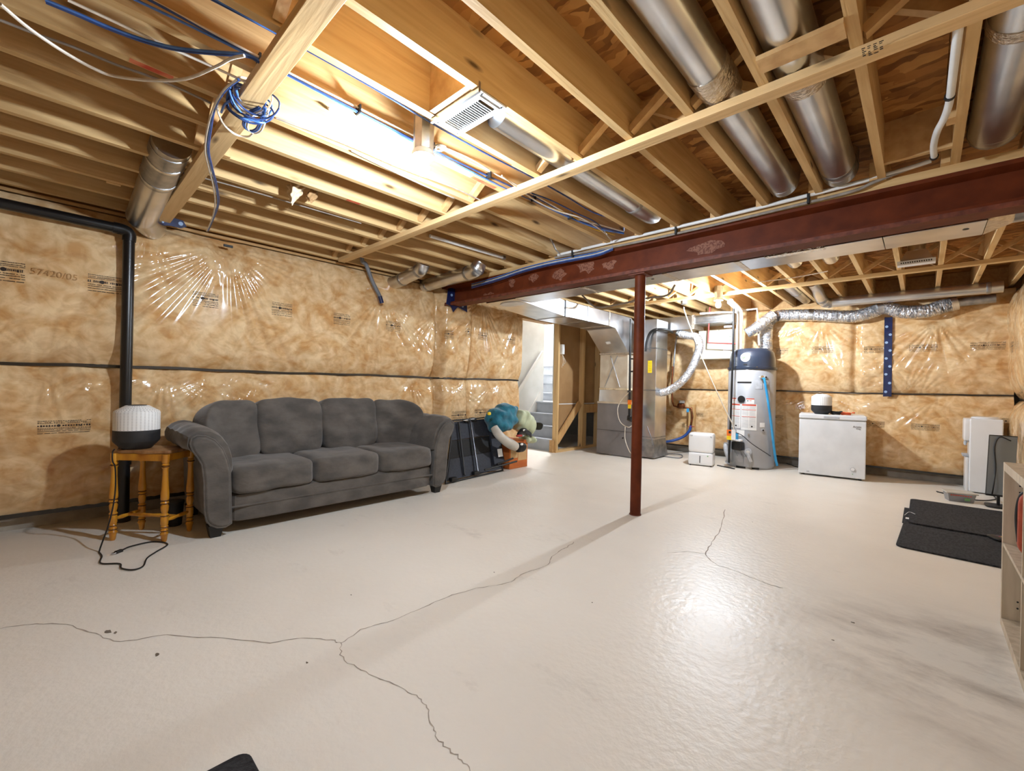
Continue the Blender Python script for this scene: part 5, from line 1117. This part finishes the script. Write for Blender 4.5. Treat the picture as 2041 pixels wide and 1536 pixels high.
# shelf
sh = thing('cube_shelf', 'pale oak cube shelf holding an orange case by the insulated wall', 'shelf', (.48, 2.76, 0))
sx0, sx1, sy0, sy1, szt = .287, .675, 2.32, 3.145, .772; DVY = AX(2036, 1100, .287).y
MB().box(sx0, sx1, sy1 - .03, sy1, 0, szt - .0385).build('side_panel', 'shelf_oak', sh, bevel=.001); MB().box(sx0, sx1, sy0, sy0 + .038, 0, szt - .0385).build('side_panel', 'shelf_oak', sh, bevel=.001)
MB().box(sx0, sx1, sy0, sy1, szt - .038, szt).build('top_panel', 'shelf_oak', sh, bevel=.001); MB().box(sx0, sx1, sy0 + .0385, sy1 - .0385, .0, .038).build('bottom_panel', 'shelf_oak', sh, bevel=.001)
MB().box(sx0 + .002, sx1 - .012, DVY - .008, DVY + .008, .0385, szt - .0385).build('divider', 'shelf_oak', sh); 
for (a, b2) in ((DVY + .0085, sy1 - .0305), (sy0 + .0385, DVY - .0085)): MB().box(sx0 + .002, sx1 - .012, a, b2, .378, .394).build('shelf_board', 'shelf_oak', sh)
MB().box(sx1 - .01, sx1 - .002, sy0 + .04, sy1 - .04, .04, szt - .04).build('back_panel', 'shelf_oak', sh)
for z in (.10, .13, .64, .67): MB().cyl((sx0 + .05, sy1 - .0392, z), (sx0 + .05, sy1 - .038, z), .004, n=8).build('cam_hole', 'black', sh)
oc = thing('zip_case', 'orange zipped case standing upright in the oak shelf', 'case', (.43, 2.90, .3945))
MB().superbox((.44, 2.92, .535), (.26, .075, .275), 7, 12, None, Matrix.Rotation(0, 3, 'Z')).build('shell', 'case_orange', oc, smooth=True)
MB().tube(spl([(.315, 2.922, .45), (.308, 2.922, .55), (.315, 2.922, .64), (.34, 2.922, .672), (.44, 2.922, .676)], 6), .006, 8).build('zipper', 'black', oc, smooth=True)

# ================================================================== BLUE TAPE
def tape(label, pts, off, m='blue_tape', dots=()):
    t = MB().prism(pts, off).build('blue_tape', m, label=label, cat='tape')
    for d in dots: MB().cyl(d, Vector(d) + Vector(off) * 1.6, .016, n=12).build('tape_logo', 'tape_print', t)
    return t
yT = FB - .045
a, b2, c_, d_ = AY(1760, 790, yT), AY(1777, 790, yT), AY(1779, 632, yT), AY(1763, 632, yT)
tape('dark blue tape strip running down the insulated rear wall', [a, b2, c_, d_], (0, -.003, 0), dots=[a.lerp(d_, t).lerp(b2.lerp(c_, t), (.3, .75)[i % 2]) + Vector((0, -.0005, 0)) for i, t in enumerate((.06, .17, .28, .38, .48, .58, .68, .78, .88))])
jag = [(893, 575), (918, 570), (915, 596), (930, 600), (931, 622), (912, 612), (903, 622), (898, 610), (889, 606)]
tape('dark blue tape patch wrapped round the pocket of the steel beam', [AX(x, y, -4.27) for x, y in jag], (.004, 0, 0), dots=[AX(x, y, -4.266) for x, y in ((900, 588), (908, 604), (922, 610))])
jag = [(286, 450), (305, 437), (338, 432), (365, 440), (372, 452), (360, 455), (340, 450), (312, 449), (292, 456)]
tape('dark blue tape sealing the hole where the duct enters by the drain pipe', [AX(x, y, -4.38) for x, y in jag], (.004, 0, 0), dots=[AX(322, 441, -4.376), AX(360, 446, -4.376)])
q = AX(455, 490, -4.40); MB().box(q.x - .01, q.x + .004, q.y - .035, q.y + .035, q.z - .01, q.z + .01).build('wall_clip', 'black', label='small black clip pinching the plastic sheet below the joists', cat='clip', bevel=.002)

# ================================================================== CABLES AND CONDUIT
def cable(label, pts, r=.0048, m='white_cable', name='cable', group=None):
    P = spl(pts, 5); t = MB().tube(P, r, 7).build(name, m, label=label, cat='cable', group=group, smooth=True); return t
GB = 'blue cables stapled along the joists'
for i, o in enumerate((0, 4)):
    cable('blue cable sagging under the joists towards the coil on the strapping', [AZ(x + o * .3, y + o, 2.335 - .004 * i) for x, y in ((90, 0), (150, 25), (220, 55), (290, 80), (350, 95), (420, 103), (490, 108), (515, 120))], .0055, ('blue_cable', 'navy_cable')[i], group=GB)
cable('white cable drooping in a curve below the joists', [AZ(x, y, 2.31) for x, y in ((0, 8), (60, 58), (130, 105), (190, 138), (230, 152), (300, 160), (370, 157), (430, 133), (460, 117), (487, 111))], .006)
cable('pale grey cable lying along the joists above the drain pipe', [AZ(x, y, 2.34) for x, y in ((0, 40), (70, 67), (150, 95), (230, 128), (320, 160), (420, 205))], .005, 'grey_cable')
cable('faded white cable stapled beside the drooping blue pair', [AZ(x, y, 2.345) for x, y in ((135, 0), (200, 30), (290, 72), (350, 100), (440, 140), (520, 178))], .005, 'white_cable')
jx = joist_x(7) + JW + .012; jx2 = joist_x(6) - .012
for i, (m, dx, dz) in enumerate((('blue_cable', 0, .02), ('navy_cable', .012, .03), ('white_cable', .02, .045), ('blue_cable', .2, .05), ('yellow_cable', .215, .06), ('navy_cable', .19, .035))):
    pts = []
    for k in range(15):
        y = -2.4 + k * .37; pts.append(Vector((jx + dx + .010 * math.sin(y * 2.2 + i) + (.006 * math.sin(y * 5 + 2 * i)), y, JB + dz + .01 * math.sin(y * 3 + i * 1.3))))
    pts += [Vector((jx + dx + .06, 3.05, JB + dz)), Vector((jx + .14, 3.3, JB + .03 + .008 * i))]
    cable('%s cable running the length of the joist bay that holds the sofa bulb' % {'blue_cable': 'bright blue', 'navy_cable': 'navy blue', 'white_cable': 'white', 'yellow_cable': 'yellow'}[m], pts, .0046, m, group='cables in the bulb joist bay')
for k in range(8):
    y = -.3 + k * .43; MB().box(jx - .012, jx + .03, y, y + .008, JB + .015, JB + .052).build('cable_staple', 'black', ceiling)
cable('white loop of slack cable beside the sofa bulb lampholder', [AZ(x, y, 2.33) for x, y in ((862, 292), (875, 288), (888, 292), (880, 300), (868, 298), (878, 292), (905, 302), (940, 318), (975, 338))], .0045, 'white_cable')
# coil tied round the wide strapping
cc = AZ(500, 200, JB - .02); grp = 'cable loops tied round the wide strapping'
LB_ = ('tight loop hugging the wide strapping', 'loop slung under the wide strapping', 'slack loop drooping from the wide strapping')
for i in range(9):
    m = ('navy_cable', 'blue_cable', 'navy_cable', 'white_cable')[i % 4]; P = []; ph = i * .9
    ry, rz = .058 + .016 * (i % 3) + .008 * math.sin(i * 2.3), .034 + .014 * ((i * 2) % 3)
    for k in range(21):
        a = 2 * math.pi * k / 20
        P.append(Vector((cc.x - .05 + .011 * i + .035 * math.sin(a + ph) + .012 * math.sin(3 * a + ph), .597 + ry * math.cos(a) + .01 * math.sin(2 * a + ph), JB - .022 + rz * math.sin(a) - (.02 if i % 3 == 2 else 0) * (1 - math.sin(a)))))
    cable({'navy_cable': 'navy blue', 'blue_cable': 'bright blue', 'white_cable': 'white'}[m] + ' cable ' + LB_[i // 3], P, .0042, m, group=grp)
for i, (m, o) in enumerate((('blue_cable', 0), ('white_cable', 5), ('navy_cable', -4))):
    cable({'blue_cable': 'bright blue', 'white_cable': 'white', 'navy_cable': 'navy blue'}[m] + ' teardrop loop dangling under the wide strapping', [AZ(x + o, y + o * .6, 2.29) for x, y in ((520, 215), (497, 228), (488, 250), (500, 262), (515, 258), (525, 235), (530, 215))], .0045, m, group=grp)
H = [(475, 158), (448, 180), (428, 215), (418, 260), (414, 300), (420, 330), (430, 370), (434, 405), (425, 435), (414, 460)]
for i, (m, o) in enumerate((('blue_cable', 0), ('white_cable', -5), ('navy_cable', 2))):
    cable({'blue_cable': 'bright blue', 'white_cable': 'white', 'navy_cable': 'navy blue'}[m] + ' cable hanging from the strapping coil down to the wall', [AZ(x + (o if 2 < k < 8 else o * .4), y, 2.30 - .05 * k / 9) for k, (x, y) in enumerate(H)], .005, m)
cable('white cable end curling below the wide strapping', [AZ(x, y, 2.30) for x, y in ((432, 205), (435, 225), (448, 250), (470, 268), (495, 272), (506, 263))], .005, 'white_cable')
cable('blue cable tail curling off the strapping coil', [AZ(x, y, 2.31) for x, y in ((470, 178), (473, 192), (460, 200), (448, 208), (441, 224))], .005, 'blue_cable')
# cables turning down over the beam
for i, (m, o) in enumerate((('blue_cable', 0), ('white_cable', 3), ('blue_cable', 5), ('navy_cable', 8))):
    cable({'blue_cable': 'bright blue', 'white_cable': 'white', 'navy_cable': 'navy blue'}[m] + ' cable lying along the top edge of the beam towards the wall', [AY(x, y + o, 3.365 - .003 * i) for x, y in ((1222, 490), (1190, 502), (1140, 512), (1090, 522), (1040, 535), (990, 552), (940, 566))], .005, m, group='cables along the beam edge')
for i, (pp, m) in enumerate(((((1060, 385), (1100, 400), (1150, 425), (1190, 445), (1215, 475)), 'navy_cable'), (((1050, 388), (1090, 410), (1140, 430), (1180, 455), (1225, 468)), 'yellow_cable'), (((1000, 350), (1060, 395), (1110, 420), (1160, 435), (1200, 460), (1220, 480)), 'white_cable'))):
    cable({'navy_cable': 'navy blue', 'yellow_cable': 'yellow', 'white_cable': 'white'}[m] + ' cable fanning out over the joist bay next to the beam', [AZ(x, y, 2.385 if m != 'white_cable' else 2.345) for x, y in pp], .0048, m)
for i, pp in enumerate((((550, 235), (640, 268), (720, 300), (800, 335), (900, 372), (960, 400)), ((700, 300), (760, 330), (850, 372), (905, 395)), ((330, 335), (470, 372), (600, 410), (720, 445)))):
    cable(('grey cable stapled under a joist between the coil and the bulb', 'thin grey cable tucked beside the joist under the bulb', 'grey cable running along the joists above the sofa back')[i], [AZ(x, y, 2.35) for x, y in pp], .0042, 'grey_cable')
lc = cable('white strip of tape hanging from the joist near the bulb', [AZ(x, y, 2.34) for x, y in ((655, 215), (675, 232), (692, 250), (700, 262))], .006, 'white_cable', name='tape_strip')
cdt = thing('white_conduit', 'white conduit pipe strapped along the beam and turning up the joists', 'conduit', AY(1450, 430, 3.35))
P1 = [AY(x, y, 3.352) for x, y in ((1112, 508), (1200, 487), (1330, 457), (1450, 429), (1600, 392), (1720, 361), (1800, 338), (1856, 320))]
MB().tube(spl(P1, 5), .0125, 12).build('upper_pipe', 'pvc_white', cdt, smooth=True)
P2 = [AY(x, y, 3.356) for x, y in ((1106, 513), (1180, 500), (1300, 476), (1450, 442), (1600, 406), (1700, 381), (1740, 364), (1790, 344), (1840, 326))]
MB().tube(spl(P2, 5), .0095, 12).build('lower_pipe', 'grey_cable', cdt, smooth=True)
P3 = [AZ(x, y, 2.335) for x, y in ((1862, 314), (1861, 290), (1868, 262), (1882, 235), (1892, 205), (1898, 160), (1905, 100), (1912, 40))]
MB().tube(spl(P3, 5), .014, 12).build('joist_pipe', 'pvc_white', cdt, smooth=True)
for (x, y) in ((1142, 503), (1348, 456), (1612, 392)): q = AY(x, y, 3.352); MB().box(q.x - .008, q.x + .008, 3.334, 3.368, q.z - .045, q.z + .018).build('strap_clip', 'black', cdt, bevel=.003)
for (x, y) in ((1862, 312), (1893, 192)): q = AZ(x, y, 2.335); MB().tube([q + Vector((0, -.008, 0)), q + Vector((0, .008, 0))], .018, 10).build('pipe_clip', 'black', cdt, smooth=True)
cable('grey cable rising from the conduit into the joist bay', [AY(1118, 508, 3.35), AY(1107, 496, 3.3), AZ(1100, 480, 2.39), AZ(1085, 455, 2.42)], .008, 'grey_cable')
wt = thing('white_tube', 'long white plastic tube lying in a joist bay above the sofa', 'tube', AZ(930, 492, 2.40))
MB().tube([AZ(857, 470, 2.395), AZ(1004, 513, 2.395)], .016, 12).build('tube', 'pvc_white', wt, smooth=True); q = AZ(1004, 513, 2.395); MB().superbox(q, (.04, .04, .04), 4, 4).build('end_fitting', 'galv_dull', wt, smooth=True)
fm = thing('foam_scrap', 'torn scrap of pale foam insulation hanging between the joists', 'insulation scrap', AZ(600, 395, 2.33))
def rag(q, a): return q + Vector(a).normalized() * (.008 * math.sin(q.x * 130 + q.z * 95) + .007 * math.sin(q.y * 150 - q.z * 80) + .012 * math.sin(q.x * 50 + q.y * 40))
def rag2(q, a): q = rag(q, a); k = 1 - .75 * max(0, min(1, (.06 - q.z) / .14)); return Vector((q.x * k + (.06 - q.z) * .35, q.y * k - (.06 - q.z) * .3, q.z))
MB().superbox(AZ(590, 388, 2.35), (.12, .10, .17), 2.6, 18, rag2).build('clump', 'foam', fm, smooth=True); MB().superbox(AZ(622, 394, 2.355), (.07, .09, .09), 2.2, 12, rag2).build('torn_flap', 'drywall_back', fm, smooth=True)
cable('grey conduit cable sagging under the rear joists by the plenum', [AY(1160, 592, 4.9) + Vector((0, 0, .03)), AY(1182, 609, 4.9), AY(1200, 612, 4.9), AY(1235, 606, 4.8), AY(1290, 594, 4.7), AY(1330, 588, 4.65), AY(1345, 575, 4.6) + Vector((0, 0, .04))], .012, 'grey_cable')
cable('white cord strung across the rear joists beside the trunk duct', [AZ(x, y, 2.345) for x, y in ((1500, 563), (1560, 556), (1610, 548), (1650, 540))], .005, 'white_cable')

yb = AZ(1585, 92, 2.36).y
MB().box(joist_x(2) + JW, joist_x(1), yb - .045, yb + .045, 2.338, 2.356).build('flat_block', 'block_wood', ceiling)

a_, b2 = AZ(1430, 927, .006), AZ(1464, 934, .006)
MB().bar(a_, b2, .025, .012).build('floor_strip', 'black', label='short black strip lying on the floor in front of the water heater', cat='strip')
